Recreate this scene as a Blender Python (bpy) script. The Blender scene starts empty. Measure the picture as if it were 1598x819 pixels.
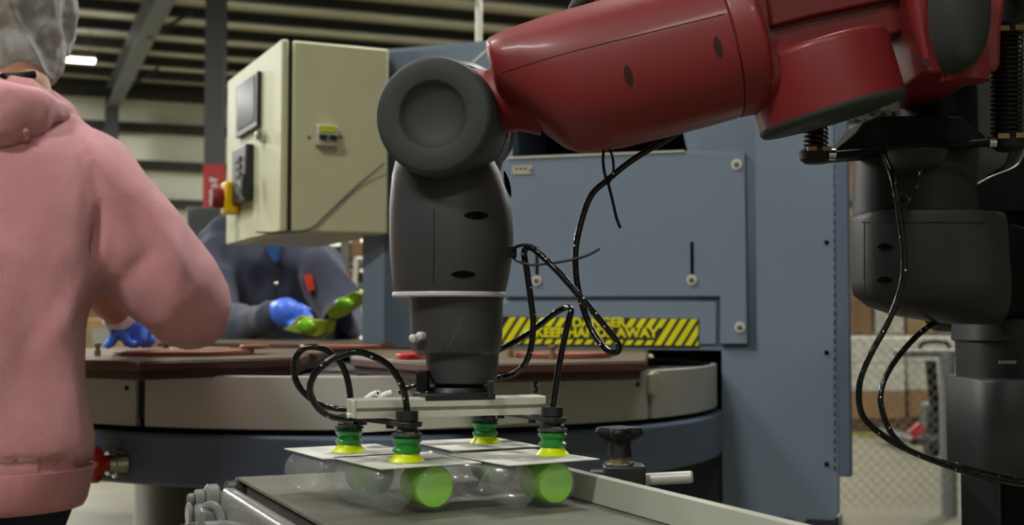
import bpy, bmesh, math, random
from mathutils import Vector as V, Matrix, noise
random.seed(7)
S = bpy.context.scene
COL = S.collection
pi = math.pi

# ---------------------------------------------------------------- camera
F = 2000.0                                   # focal length in pixels of the 1598 wide frame
PITCH = math.atan(90.5 / F)
CZ = 1.12                                    # camera height over the floor
cam = bpy.data.cameras.new('camera'); camo = bpy.data.objects.new('camera', cam); COL.objects.link(camo)
cam.sensor_width = 36; cam.lens = 36 * F / 1598; cam.clip_start = .05; cam.clip_end = 200
camo.location = (0, 0, CZ); camo.rotation_euler = (pi / 2 + PITCH, 0, 0)
cam.dof.use_dof = True; cam.dof.focus_distance = 1.24; cam.dof.aperture_fstop = 9.0
S.camera = camo
# ---------------------------------------------------------------- world, exposure
S.view_settings.view_transform = 'Standard'; S.view_settings.look = 'None'
S.view_settings.gamma = 1; S.view_settings.exposure = -0.52; S.view_settings.use_curve_mapping = False
w = bpy.data.worlds.new('world'); S.world = w; w.use_nodes = True
w.node_tree.nodes['Background'].inputs[0].default_value = (.55, .6, .62, 1)
w.node_tree.nodes['Background'].inputs[1].default_value = .05

# building axes: the hall is turned a little against the camera
BE = V((.930, .367, 0)).normalized(); BN = V((-BE.y, BE.x, 0))
def bld(e, n, z): return BE * e + BN * n + V((0, 0, z))
# ---------------------------------------------------------------- ceiling lamps (light of each high bay tube lamp)
ROOF = CZ + 5.0
LAMP_POWER = 150
LAMPS = []                                   # (world x, y) of the lamps
def lamp_light(x, y, z, p, sx=1.3, sy=.5, col=(1, .985, .945)):
    l = bpy.data.lights.new('lamp_light', 'AREA'); l.shape = 'RECTANGLE'; l.size = sx; l.size_y = sy
    l.energy = p; l.color = col
    u = bpy.data.lights.new('lamp_uplight', 'AREA'); u.shape = 'RECTANGLE'; u.size = sx; u.size_y = sy; u.energy = p * (.35 if p != 201 else .04); u.color = col
    uo = bpy.data.objects.new('lamp_uplight', u); COL.objects.link(uo); uo.location = (x, y, z + .2); uo.rotation_euler = (pi, 0, 0)
    o = bpy.data.objects.new('lamp_light', l); COL.objects.link(o); o.location = (x, y, z)
    o.rotation_euler = (0, 0, math.atan2(BE.y, BE.x)); return o

# ---------------------------------------------------------------- pixel / space helpers
cp, sp = math.cos(PITCH), math.sin(PITCH)
def ray(x, y):
    a, b = x - 799.0, 409.5 - y
    return V((a, -b * sp + F * cp, b * cp + F * sp))
def P(x, y, D):
    d = ray(x, y); return d * (D / d.y) + V((0, 0, CZ))
def PZ(x, y, z):                             # z relative to the camera height
    d = ray(x, y); return d * (z / d.z) + V((0, 0, CZ))
def RP(x, y, p0, n, off=0.0):                # meets the plane through p0 (normal n) moved by off along n
    d = ray(x, y); o = V((0, 0, CZ)); q = p0 + n * off
    return o + d * ((q - o).dot(n) / d.dot(n))
def px(n, D): return n * D / F               # pixel length at distance D in metres

# ---------------------------------------------------------------- materials
def lin(h):
    h = h.lstrip('#'); c = [int(h[i:i + 2], 16) / 255 for i in (0, 2, 4)]
    return tuple(((v / 12.92) if v <= .04045 else ((v + .055) / 1.055) ** 2.4) for v in c) + (1,)
MATS = {}
def mat(name, hexc, rough=.5, metal=0, var=.08, scale=12, bump=0, bscale=60, coat=0, emit=None, trans=0, alpha=1,
        spec=.5, sheen=0, ior=1.45, hex2=None, stretch=(1, 1, 1), rvar=0):
    if name in MATS: return MATS[name]
    m = bpy.data.materials.new(name); m.use_nodes = True; nt = m.node_tree; N = nt.nodes; L = nt.links
    b = N['Principled BSDF']; c = lin(hexc)
    b.inputs['Roughness'].default_value = rough; b.inputs['Metallic'].default_value = metal
    b.inputs['Specular IOR Level'].default_value = spec; b.inputs['IOR'].default_value = ior
    if coat: b.inputs['Coat Weight'].default_value = coat; b.inputs['Coat Roughness'].default_value = .15
    if sheen: b.inputs['Sheen Weight'].default_value = sheen; b.inputs['Sheen Roughness'].default_value = .5
    if trans: b.inputs['Transmission Weight'].default_value = trans
    b.inputs['Alpha'].default_value = alpha
    tc = N.new('ShaderNodeTexCoord'); mp = N.new('ShaderNodeMapping'); L.new(tc.outputs['Object'], mp.inputs[0])
    mp.inputs['Scale'].default_value = stretch
    nz = N.new('ShaderNodeTexNoise'); nz.inputs['Scale'].default_value = scale; nz.inputs['Detail'].default_value = 5
    L.new(mp.outputs[0], nz.inputs['Vector'])
    cr = N.new('ShaderNodeValToRGB'); L.new(nz.outputs['Fac'], cr.inputs[0])
    c2 = lin(hex2) if hex2 else tuple(min(1, v * (1 + var)) for v in c[:3]) + (1,)
    c1 = c if hex2 else tuple(v * (1 - var) for v in c[:3]) + (1,)
    cr.color_ramp.elements[0].position = .3; cr.color_ramp.elements[1].position = .7
    cr.color_ramp.elements[0].color = c1; cr.color_ramp.elements[1].color = c2
    L.new(cr.outputs[0], b.inputs['Base Color'])
    if rvar:
        mr = N.new('ShaderNodeMapRange'); L.new(nz.outputs['Fac'], mr.inputs[0])
        mr.inputs['To Min'].default_value = max(0, rough - rvar); mr.inputs['To Max'].default_value = min(1, rough + rvar)
        L.new(mr.outputs[0], b.inputs['Roughness'])
    if bump:
        n2 = N.new('ShaderNodeTexNoise'); n2.inputs['Scale'].default_value = bscale; n2.inputs['Detail'].default_value = 4
        L.new(mp.outputs[0], n2.inputs['Vector'])
        bp = N.new('ShaderNodeBump'); bp.inputs['Strength'].default_value = min(1, bump); bp.inputs['Distance'].default_value = .002 * max(1, bump)
        L.new(n2.outputs['Fac'], bp.inputs['Height']); L.new(bp.outputs[0], b.inputs['Normal'])
    if emit:
        b.inputs['Emission Color'].default_value = lin(emit[0]); b.inputs['Emission Strength'].default_value = emit[1]
    MATS[name] = m; return m

RED = mat('robot_red', '#761c20', .48, var=.05, coat=.12, bump=.04, bscale=900)
REDIN = mat('robot_red_inner', '#5e1214', .42, var=.05)
CHAR = mat('charcoal_shell', '#38383a', .42, var=.04, bump=.06, bscale=900)
CAPG = mat('cap_grey', '#3a3d3c', .62, spec=.3, var=.04, bump=.06, bscale=900)
DARKP = mat('dark_plastic', '#1c1d1f', .45, var=.1)
BLACK = mat('black_metal', '#080809', .6, var=.1, spec=.2)
RUBB = mat('black_rubber', '#0b0b0c', .6, var=.1)
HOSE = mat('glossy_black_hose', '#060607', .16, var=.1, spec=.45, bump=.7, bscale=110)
_n = HOSE.node_tree; _b = _n.nodes['Principled BSDF']; _v = _n.nodes.new('ShaderNodeTexVoronoi'); _v.inputs['Scale'].default_value = 115   # small scattered white specks in the base colour
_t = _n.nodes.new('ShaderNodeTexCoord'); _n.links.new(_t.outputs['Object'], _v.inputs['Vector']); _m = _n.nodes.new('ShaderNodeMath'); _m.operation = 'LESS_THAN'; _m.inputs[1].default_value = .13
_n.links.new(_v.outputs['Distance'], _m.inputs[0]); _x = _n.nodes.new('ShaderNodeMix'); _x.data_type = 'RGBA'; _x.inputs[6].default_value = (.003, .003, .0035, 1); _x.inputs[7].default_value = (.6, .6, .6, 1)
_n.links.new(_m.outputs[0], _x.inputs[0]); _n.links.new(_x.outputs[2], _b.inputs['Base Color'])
CHAR2 = mat('charcoal_shaded', '#212123', .5, var=.05)  # shell charcoal darkened, the right side's shade put into the colour
SLOT = mat('slot_shade_black', '#050505', .9, spec=.1)  # near black, also the painted shade of the flat grip slots
SEAM = mat('seam_dark', '#101012', .7)
SEAMR = mat('seam_dark_red', '#2b0809', .7)
PALE = mat('pale_ring', '#b9b4b6', .35)
MBLUE = mat('machine_blue', '#6d7d8d', .42, var=.05, scale=3, bump=.06, bscale=300, rvar=.06)
MBLUE2 = mat('machine_blue_band', '#58657a', .38, var=.06, scale=3, bump=.06, bscale=300, rvar=.06)
CREAM = mat('cabinet_cream', '#b9ba98', .5, var=.03, bump=.1, bscale=500)
ALU = mat('aluminium_pale', '#c9c8bb', .42, .35, var=.05, stretch=(1, 30, 30))
STEEL = mat('brushed_steel', '#b5b4ae', .38, .2, var=.025, scale=4, stretch=(1, 1, 6), rvar=.04)
STEELD = mat('dull_steel', '#6d6c67', .5, .5, var=.15, rvar=.1)
CHROME = mat('chrome', '#c8c8c4', .15, 1)
BRASS = mat('brass', '#8b7654', .4, .6)
WOOD = mat('phenolic_board', '#5a3b2c', .5, var=.15, scale=5, stretch=(1, 1, 20), hex2='#3b241b')
BOARDTOP = mat('board_top', '#655741', .45, var=.15, hex2='#544534', scale=6)
COPPER = mat('red_tooling_plate', '#7c4333', .4, .15, hex2='#8b5440', scale=7)
BELT = mat('belt_pvc', '#6c6c62', .42, var=.1, hex2='#585850', scale=9, stretch=(1, 3.5, 1), rvar=.06, bump=.15, bscale=500)
GCAST = mat('cast_grey_paint', '#6f726f', .28, var=.08, coat=.4, bump=.3, bscale=60)
RAILM = mat('rail_aluminium', '#b9bbaf', .5, .25, var=.04)
CARD = mat('card_print', '#d6d6cc', .5, hex2='#a9aaa3', scale=38, stretch=(1, .35, 1))
GREENC = mat('bellows_green', '#1d7a2c', .3, var=.08, coat=.3)
YELC = mat('lip_yellow', '#c9dc00', .35, var=.05)
LIME = mat('lime_tub', '#8edb20', .35, var=.06, coat=.3)
CLEAR = mat('clear_blister', '#dfe3e0', .07, alpha=.14, var=0, coat=1)
CLEARC = mat('smoky_silicone', '#48504c', .2, trans=.35, var=.05)
PINK = mat('pink_fleece', '#cf9298', .9, var=.05, scale=30, bump=.8, bscale=700, sheen=.35, hex2='#c7878e')
PINKRIB = mat('pink_ribbing', '#c58289', .9, var=.07, scale=90, stretch=(1, 1, .05), sheen=.3)
JEAN = mat('dark_denim', '#1d2233', .85, var=.2, scale=60, bump=.6, bscale=500)
SKIN = mat('skin', '#a8795f', .55, var=.06, scale=20)
HAIR = mat('hair_dark', '#241c18', .6)
NET = mat('hairnet_mesh', '#a3a6a1', .7, alpha=.84, var=.15, scale=60, bump=1.5, bscale=50)
GLOVE = mat('nitrile_blue', '#4674e8', .42, var=.08, bump=.4, bscale=90)
GLOVED = mat('navy_glove', '#151c48', .6, var=.1)
WHITE = mat('white_cuff', '#d8d4d6', .6)
NAVY = mat('navy_hoodie', '#34384a', .92, var=.06, bump=.6, bscale=500, sheen=.2)
ORANGE = mat('orange_print', '#d2441d', .7)
BSHIRT = mat('blue_shirt', '#1d4c86', .8)
CONC = mat('concrete_floor', '#6a6753', .35, var=.08, scale=1.2, hex2='#5b5845', rvar=.08, bump=.05)
YELL = mat('yellow_floor_line', '#a9a51c', .5, var=.1)
DECK = mat('roof_deck', '#c9c5b4', .6, var=.06, scale=.6, hex2='#b5b1a0')
PURL = mat('purlin_steel', '#2b2a28', .6, var=.08, scale=2)
WALLM = mat('wall_liner', '#dcdbca', .8, var=.04, scale=.7, hex2='#cfceBd')
CSTL = mat('column_grey', '#44484a', .55, var=.06, scale=3)
CRED = mat('column_red', '#a52a2a', .55, var=.05)
CARTON = mat('cardboard', '#8a6a45', .8, var=.1, scale=4, hex2='#775a3a')
CARTON2 = mat('cardboard_pale', '#9d8259', .8, var=.1, scale=4)
WRAP = mat('stretch_wrap', '#b2afa4', .25, var=.15, scale=14, bump=1, bscale=25)
PALLET = mat('pallet_wood', '#4b3826', .8, var=.15)
GALV = mat('galvanised_wire', '#7d807a', .45, .6, var=.05)
POSTM = mat('galvanised_post', '#6f7470', .5, .4, var=.06)
REDP = mat('red_paint', '#a0202a', .4)
ESR = mat('estop_red', '#a81c10', .3, coat=.5)
YPL = mat('switch_yellow', '#d8ab08', .35)
SCREEN = mat('panel_glass', '#5c6368', .12, var=.15, scale=8, coat=.5)
TUBE = mat('tube_glow', '#ffffff', .5, emit=('#fdffe6', 14))

# ---------------------------------------------------------------- mesh builder
ROOT = {}                                    # object -> world matrix it was given
def fr(ax):                                  # frame with z along ax
    ax = ax.normalized(); t = V((0, 0, 1)) if abs(ax.z) < .9 else V((1, 0, 0))
    a = t.cross(ax).normalized(); return a, ax.cross(a), ax
class MB:
    def __init__(s): s.v = []; s.f = []
    def add(s, vs, fs):
        o = len(s.v); s.v += [V(p) for p in vs]; s.f += [tuple(i + o for i in f) for f in fs]; return s
    def box(s, c, size, X=V((1, 0, 0)), Y=V((0, 1, 0)), Z=V((0, 0, 1))):
        c = V(c); X = X * size[0] / 2; Y = Y * size[1] / 2; Z = Z * size[2] / 2
        return s.add([c + X * i + Y * j + Z * k for i in (-1, 1) for j in (-1, 1) for k in (-1, 1)],
                     [(0, 1, 3, 2), (4, 6, 7, 5), (0, 4, 5, 1), (2, 3, 7, 6), (0, 2, 6, 4), (1, 5, 7, 3)])
    def prism(s, poly, vec):
        n = len(poly); vec = V(vec); poly = [V(p) for p in poly]
        nn = sum(((poly[i]).cross(poly[(i + 1) % n]) for i in range(n)), V())
        if nn.dot(vec) > 0: poly = poly[::-1]
        return s.add(poly + [p + vec for p in poly], [tuple(range(n)), tuple(range(2 * n - 1, n - 1, -1))] +
                     [((i + 1) % n, i, n + i, n + (i + 1) % n) for i in range(n)])
    def rings(s, R, cap0=True, cap1=True, closed=False):
        n = len(R[0]); o = len(s.v)
        for r in R: s.v += [V(p) for p in r]
        m = len(R)
        for k in range(m if closed else m - 1):
            a = o + k * n; b = o + ((k + 1) % m) * n
            for i in range(n):
                j = (i + 1) % n; s.f.append((a + i, a + j, b + j, b + i))
        if not closed:
            if cap0: s.f.append(tuple(o + i for i in range(n - 1, -1, -1)))
            if cap1: s.f.append(tuple(o + (m - 1) * n + i for i in range(n)))
        return s
    def lathe(s, o, ax, prof, n=32):         # prof (r, h) along ax
        a, b, c = fr(V(ax)); o = V(o)
        return s.rings([[o + c * h + (a * math.cos(t) + b * math.sin(t)) * max(r, 1e-5)
                         for t in (2 * pi * i / n for i in range(n))] for r, h in prof])
    def cyl(s, p0, p1, r0, r1=None, n=16, bev=0):
        p0, p1 = V(p0), V(p1); L = (p1 - p0).length; r1 = r0 if r1 is None else r1
        pr = [(r0, 0), (r1, L)] if not bev else [(r0 - bev, 0), (r0, bev), (r1, L - bev), (r1 - bev, L)]
        return s.lathe(p0, p1 - p0, pr, n)
    def ball(s, c, r, n=16, sx=V((1, 0, 0)), sy=V((0, 1, 0)), sz=V((0, 0, 1))):
        c = V(c); m = n // 2
        return s.rings([[c + (sx * math.cos(t) + sy * math.sin(t)) * r * max(math.sin(p), 1e-3) - sz * r * math.cos(p)
                         for t in (2 * pi * i / n for i in range(n))] for p in (pi * k / m for k in range(m + 1))])
    def limb(s, pts, n=16):                  # [(point, radius)...] a chain of tapered capsules
        for (p, r), (q, t) in zip(pts, pts[1:]):
            if (V(q) - V(p)).length > 1e-4: s.cyl(p, q, r, t, n)
        for p, r in pts: s.ball(p, r * .995, n)
        return s
    def tube(s, pts, r, n=10, sub=6, closed=False):
        pts = [V(p) for p in pts]; Q = smooth(pts, sub, closed) if sub > 1 else pts
        T = [(Q[min(i + 1, len(Q) - 1)] - Q[max(i - 1, 0)]).normalized() for i in range(len(Q))]
        a, _, _ = fr(T[0]); R = []
        for q, t in zip(Q, T):
            a = (a - t * a.dot(t)).normalized(); b = t.cross(a)
            R.append([q + (a * math.cos(k) + b * math.sin(k)) * r for k in (2 * pi * i / n for i in range(n))])
        return s.rings(R)
    def obj(s, name, m, parent=None, ang=40, bev=0, bseg=2, subs=0, up=None, solid=0):
        return finish(name, s.v, s.f, m, parent, ang, bev, bseg, subs, solid)
def smooth(p, k, closed=False):
    out = []; n = len(p)
    for i in range(n if closed else n - 1):
        a, b, c, d = (p[(i - 1) % n], p[i], p[(i + 1) % n], p[(i + 2) % n]) if closed else \
                     (p[max(i - 1, 0)], p[i], p[i + 1], p[min(i + 2, n - 1)])
        for j in range(k):
            t = j / k; out.append(.5 * ((2 * b) + (c - a) * t + (2 * a - 5 * b + 4 * c - d) * t * t + (3 * b - a - 3 * c + d) * t ** 3))
    if not closed: out.append(p[-1])
    return out
def finish(name, vs, fs, m, parent=None, ang=40, bev=0, bseg=2, subs=0, solid=0):
    me = bpy.data.meshes.new(name); o = bpy.data.objects.new(name, me); COL.objects.link(o)
    if parent is not None:
        M = ROOT[parent]; o.parent = parent; ROOT[o] = M
    else:
        xs = [v.x for v in vs]; ys = [v.y for v in vs]; zs = [v.z for v in vs]
        loc = V(((min(xs) + max(xs)) / 2, (min(ys) + max(ys)) / 2, min(zs))); M = Matrix.Translation(loc)
        o.location = loc; ROOT[o] = M
    I = M.inverted(); me.from_pydata([I @ v for v in vs], [], fs)
    bm = bmesh.new(); bm.from_mesh(me); bmesh.ops.recalc_face_normals(bm, faces=bm.faces); bm.to_mesh(me); bm.free()
    if m: me.materials.append(m)
    for p in me.polygons: p.use_smooth = True
    if ang < 179: me.set_sharp_from_angle(angle=math.radians(ang))
    if bev:
        b = o.modifiers.new('bevel', 'BEVEL'); b.width = bev; b.segments = bseg; b.limit_method = 'ANGLE'; b.angle_limit = math.radians(40)
    if subs:
        b = o.modifiers.new('subs', 'SUBSURF'); b.levels = b.render_levels = subs
    if solid:
        b = o.modifiers.new('solid', 'SOLIDIFY'); b.thickness = solid; b.offset = 0
    return o
def thing(name, label, cat, loc=(0, 0, 0), rz=0, group=None):
    o = bpy.data.objects.new(name, None); COL.objects.link(o); o.location = loc; o.rotation_euler = (0, 0, rz)
    o.empty_display_size = .1
    ROOT[o] = Matrix.Translation(V(loc)) @ Matrix.Rotation(rz, 4, 'Z'); return tag(o, label, cat, group)
def tag(o, label, cat, group=None, kind=None):
    o['label'] = label; o['category'] = cat
    if group: o['group'] = group
    if kind: o['kind'] = kind
    return o
def struct(o): o['kind'] = 'structure'; return o
def copy_tree(o, parent=None):
    c = o.copy(); COL.objects.link(c); c.parent = parent
    for ch in [x for x in bpy.data.objects if x.parent == o]: copy_tree(ch, c)
    return c
def blob(name, mb, m, parent=None, voxel=.008, sm=6, disp=None, cut=None):
    """one continuous skin over overlapping closed shapes"""
    me = bpy.data.meshes.new('t'); me.from_pydata(mb.v, [], mb.f)
    bm = bmesh.new(); bm.from_mesh(me); bmesh.ops.recalc_face_normals(bm, faces=bm.faces); bm.to_mesh(me); bm.free()
    t = bpy.data.objects.new('t', me); COL.objects.link(t)
    r = t.modifiers.new('r', 'REMESH'); r.mode = 'VOXEL'; r.voxel_size = voxel
    if sm: q = t.modifiers.new('s', 'SMOOTH'); q.factor = .6; q.iterations = sm
    dg = bpy.context.evaluated_depsgraph_get(); dg.update(); ev = t.evaluated_get(dg); nm = ev.to_mesh()
    vs = [v.co.copy() for v in nm.vertices]; ns = [v.normal.copy() for v in nm.vertices]; fs = [tuple(p.vertices) for p in nm.polygons]
    ev.to_mesh_clear(); bpy.data.objects.remove(t); bpy.data.meshes.remove(me)
    if disp: vs = [v + n * disp(v, n) for v, n in zip(vs, ns)]
    return finish(name, vs, fs, m, parent, 180)
def loft_el(mb, st, n=24, ex=2.0):           # stations: (centre, axis A vec, axis B vec, optional exponent)
    R = []
    for q in st:
        c, A, B = q[:3]; e = q[3] if len(q) > 3 else ex; r = []
        for i in range(n):
            t = 2 * pi * i / n; ct, s_ = math.cos(t), math.sin(t)
            r.append(V(c) + V(A) * math.copysign(abs(ct) ** (2 / e), ct) + V(B) * math.copysign(abs(s_) ** (2 / e), s_))
        R.append(r)
    return mb.rings(R)
def text(name, s, p, X, Z, size, m, parent, ext=.0006, off=0, align='CENTER', sx=1):
    c = bpy.data.curves.new(name, 'FONT'); c.body = s; c.size = size; c.extrude = ext; c.offset = off; c.align_x = align; c.align_y = 'CENTER'
    t = bpy.data.objects.new('t', c); COL.objects.link(t); dg = bpy.context.evaluated_depsgraph_get(); dg.update()
    me = t.evaluated_get(dg).to_mesh(); X = X.normalized(); Z = Z.normalized(); Nn = X.cross(Z)
    vs = [p + X * v.co.x * sx + Z * v.co.y + Nn * v.co.z for v in me.vertices]; fs = [tuple(q.vertices) for q in me.polygons]
    t.evaluated_get(dg).to_mesh_clear(); bpy.data.objects.remove(t)
    return finish(name, vs, fs, m, parent, 30)
Zv = V((0, 0, 1)); Xv = V((1, 0, 0)); Yv = V((0, 1, 0))

# ================================================================ THE HALL
E0, E1, N0, N1 = -26, 30, -8, 29
def quadbox(e0, e1, n0, n1, z0, z1, mb=None):
    return (mb or MB()).box(bld((e0 + e1) / 2, (n0 + n1) / 2, (z0 + z1) / 2), (e1 - e0, n1 - n0, z1 - z0), BE, BN, Zv)
struct(quadbox(E0, E1, N0, N1, -.2, 0).obj('floor', CONC))
ceil = struct(quadbox(E0, E1, N0, N1, ROOF + .22, ROOF + .3).obj('ceiling', DECK))
wb = struct(quadbox(E0, E1, N1, N1 + .2, 0, ROOF + .3).obj('wall_back', WALLM))
struct(quadbox(E0, E1, N0 - .2, N0, 0, ROOF + .3).obj('wall_front', WALLM))
struct(quadbox(E0 - .2, E0, N0, N1, 0, ROOF + .3).obj('wall_left', WALLM))
struct(quadbox(E1, E1 + .2, N0, N1, 0, ROOF + .3).obj('wall_right', WALLM))
k = N0 + .7
while k < N1:                                # purlins run across the hall
    mb = quadbox(E0, E1, k - .04, k + .04, ROOF + .05, ROOF + .22); quadbox(E0, E1, k - .12, k + .04, ROOF + .03, ROOF + .055, mb)
    mb.obj('purlin', PURL, ceil); k += 1.45
wz = [RP(230, y_, bld(0, N1, 0), BN).z for y_ in (150, 201, 259, 318)]
for z in wz:                  # girts on the far wall
    quadbox(E0, E1, N1 - .22, N1, z - .1, z + .1).obj('girt', PURL, wb)
def ibeam(mb, a, b, wd, ht, side):           # a..b axis, side = flange direction
    a, b = V(a), V(b); ax = (b - a); L = ax.length; ax.normalize(); up = ax.cross(side).normalized(); c = (a + b) / 2
    mb.box(c, (L, .02, ht), ax, side, up)
    for q in (-1, 1): mb.box(c + up * q * ht / 2, (L, wd, .025), ax, side, up)
    return mb
def bpos(x, y, D):                           # hall coordinates of a pixel at a distance
    p = P(x, y, D); return p.dot(BE), p.dot(BN), p.z
# frames: a rafter from the far wall toward the camera with its far column
pc = PZ(160, 178, 4.85); e_r = pc.dot(BE)
for i, e in enumerate((e_r, e_r + 7.6, e_r + 15.2, e_r - 7.6)):
    ibeam(MB(), bld(e, N1 - .4, ROOF - .25), bld(e, N0, ROOF - .18), .26, .45, BE).obj('rafter', CSTL, ceil)
    ibeam(MB(), bld(e, N1 - .5, 0), bld(e, N1 - .5, ROOF - .2), .26, .3, BE).obj('column', CSTL, wb)
    for n in (3, 9, 15, 21, 26):             # knee braces at the rafter
        MB().cyl(bld(e, n, ROOF - .5), bld(e + .7, n, ROOF), .03, n=8).obj('brace', PURL, ceil)
# near column with red base
q = P(336, 200, 15.5); col = thing('steel_column', 'tall grey steel column with a red painted lower section, behind the cream control cabinet', 'column', (q.x, q.y, 0))
def col_part(z0, z1, m, name, g=0):
    mb = MB()
    ax = V((1, 0, 0)).lerp(BE, .3).normalized(); bx = V((-ax.y, ax.x, 0))
    mb.box((q.x, q.y, (z0 + z1) / 2), (.22 + g, .02, z1 - z0), ax, bx)
    for s_ in (-1, 1): mb.box(V((q.x, q.y, (z0 + z1) / 2)) + bx * s_ * .11, (.235 + g, .018 + g, z1 - z0), ax, bx)
    return mb.obj(name, m, col)
zr = P(330, 258, 15.5).z
col_part(zr, ROOF + .2, CSTL, 'shaft'); cb = col_part(0, zr, CRED, 'painted_base', .012)
mb = MB()
for i, yy in enumerate((281, 290, 299, 308, 316)):   # the worn white vertical lettering, too blurred to read
    p = P(334 + (1 if i % 2 else -1), yy, 15.36); mb.box(p, (.09 - .012 * (i % 2), .006, .028)); mb.box(p + V((-.03 + .03 * (i % 3), 0, .02)), (.02, .006, .03))
o = mb.obj('worn_lettering', WHITE, cb); o['label'] = 'worn white vertical lettering'
# visible lamp and its brothers
def lamp(x, y, z, label, shown=False, power=None, LL=.9):
    t = thing('ceiling_lamp', label, 'ceiling lamp', (x, y, z), math.atan2(BE.y, BE.x))
    c = V((x, y, z))
    MB().prism([c + BE * 0 + BN * a + Zv * b for a, b in ((-.16, .02), (-.09, .1), (.09, .1), (.16, .02))], BE * LL).obj('housing', STEELD, t)
    for a in (-.08, .08): MB().cyl(c + BN * a + BE * .02, c + BN * a + BE * (LL - .02), .03, n=10).obj('tube', TUBE, t)
    for a in (.1, LL - .1): MB().cyl(c + BE * a + Zv * .08, V((c.x, c.y, ROOF + .2)) + BE * a, .006, n=6).obj('hanger', PURL, t)
    lamp_light(x + BE.x * .45, y + BE.y * .45, z - .05, power or LAMP_POWER)
lp = PZ(97, 92, 4.55)
lamp(lp.x, lp.y, lp.z, 'lit ceiling lamp beside the hairnet of the worker in pink', power=201, LL=.56)
_W = ['above and behind the camera', 'over the conveyor', 'over the rotary table', 'over the press', 'over the pallets', 'over the racks', 'over the aisle', 'near the far wall']
k = 0
for (x, y, pw, wh) in ((-3.4, 2.2, 230, 'nearest over the worker in pink'), (.6, 3.6, 240, 'above the blue press'), (-6.5, 9, 850, 'over the left aisle'), (3.4, 9.5, 300, 'above the wire fence'),
                   (7.5, 4, 40, 'above the robot, outside the picture'), (6.5, 14.5, 500, 'above the tall rack'), (-13.5, 14, 1700, 'over the cartons far left'), (-13, 24, 2300, 'closest to the far corner'),
                   (-1.0, 27.5, 1600, 'near the middle of the far wall'), (8, 25, 900, 'near the far wall on the rack side'), (-3.0, -2.4, 330, 'behind the camera'), (.2, -4.2, 150, 'farthest behind the camera, unseen, added for front fill'), (2.2, 17.5, 1000, 'over the middle aisle')):  # the farthest lamp behind the camera is added, unseen, as frontal fill
    lamp(x, y, CZ + 4.1 + (.75 if y > 17 else 0), 'lit twin tube ceiling lamp ' + wh, power=pw)
# white drop pipe from the roof
t = thing('drop_pipe', 'white vertical drop pipe hanging from the roof behind the machine top', 'pipe', tuple(P(747, 70, 9)))
MB().cyl(P(747, 90, 9), V((P(747, 0, 9).x, 9, ROOF)), px(5, 9), n=12).obj('pipe', ALU, t)
MB().cyl(P(700, -6, 9), P(750, -22, 9), px(6, 9), n=12).obj('elbow_pipe', ALU, t)
# yellow floor lines
tag(MB().box(V((0, 12.4, .004)), (9, .13, .006), V((.99, .1, 0)), V((-.1, .99, 0))).obj('floor_line', YELL), 'yellow line painted on the concrete floor beyond the wire fence', 'floor line')
tag(MB().box(V((-3.2, 8.9, .004)), (4, .12, .006), BE, BN).obj('floor_line', YELL), 'yellow line painted on the floor below the rotary table, by the pink hoodie', 'floor line')

# ================================================================ BACKGROUND GOODS
def carton(c, sz, m, label, group, rz=.2, tape=True):
    t = thing('carton', label, 'box', tuple(c), rz, group)
    R = Matrix.Rotation(rz, 3, 'Z'); X, Y = R @ Xv, R @ Yv; c = V(c)
    MB().box(c + Zv * sz[2] / 2, sz, X, Y).obj('carton_body', m, t, bev=.006)
    if tape: MB().box(c + Zv * (sz[2] + .001), (sz[0] * 1.002, .05, .003), X, Y).obj('tape', WRAP, t)
    return t
def pallet(c, sx, sy, label, rz=.1):
    t = thing('pallet', label, 'pallet', tuple(c), rz); R = Matrix.Rotation(rz, 3, 'Z'); X, Y = R @ Xv, R @ Yv; c = V(c)
    for i in range(7): MB().box(c + X * (-sx / 2 + .05 + i * (sx - .1) / 6) + Zv * .131, (.1, sy, .02), X, Y).obj('plank', PALLET, t)
    for i in (-1, 0, 1): MB().box(c + Y * i * (sy / 2 - .05) + Zv * .06, (sx, .09, .12), X, Y).obj('bearer', PALLET, t)
# right, behind the fence
rows = [(1345, 13.3), (1440, 13.5), (1545, 13.4)]
for j, (xx, D) in enumerate(rows):
    b = P(xx, 600, D); w_ = .62
    pallet((b.x, b.y, 0), .64, 1.0, 'wooden pallet behind the fence, %s in its row' % ('first', 'second', 'third')[j], 0)
    for l in range(2):
        carton((b.x, b.y, .142 + l * .275), (.6, .95, .27), CARTON if l == 0 else WRAP, ('brown lower carton' if l == 0 else 'pale wrapped upper carton') +
               ' on the %s pallet behind the fence' % ('first', 'second', 'third')[j], 'cartons on the pallets behind the fence', 0)
    carton((b.x, b.y, .142 + .55), (.6, .95, .26), WRAP, 'pale film wrapped carton topping the stack on the %s pallet behind the fence' % ('first', 'second', 'third')[j],
           'cartons on the pallets behind the fence', 0)
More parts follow.
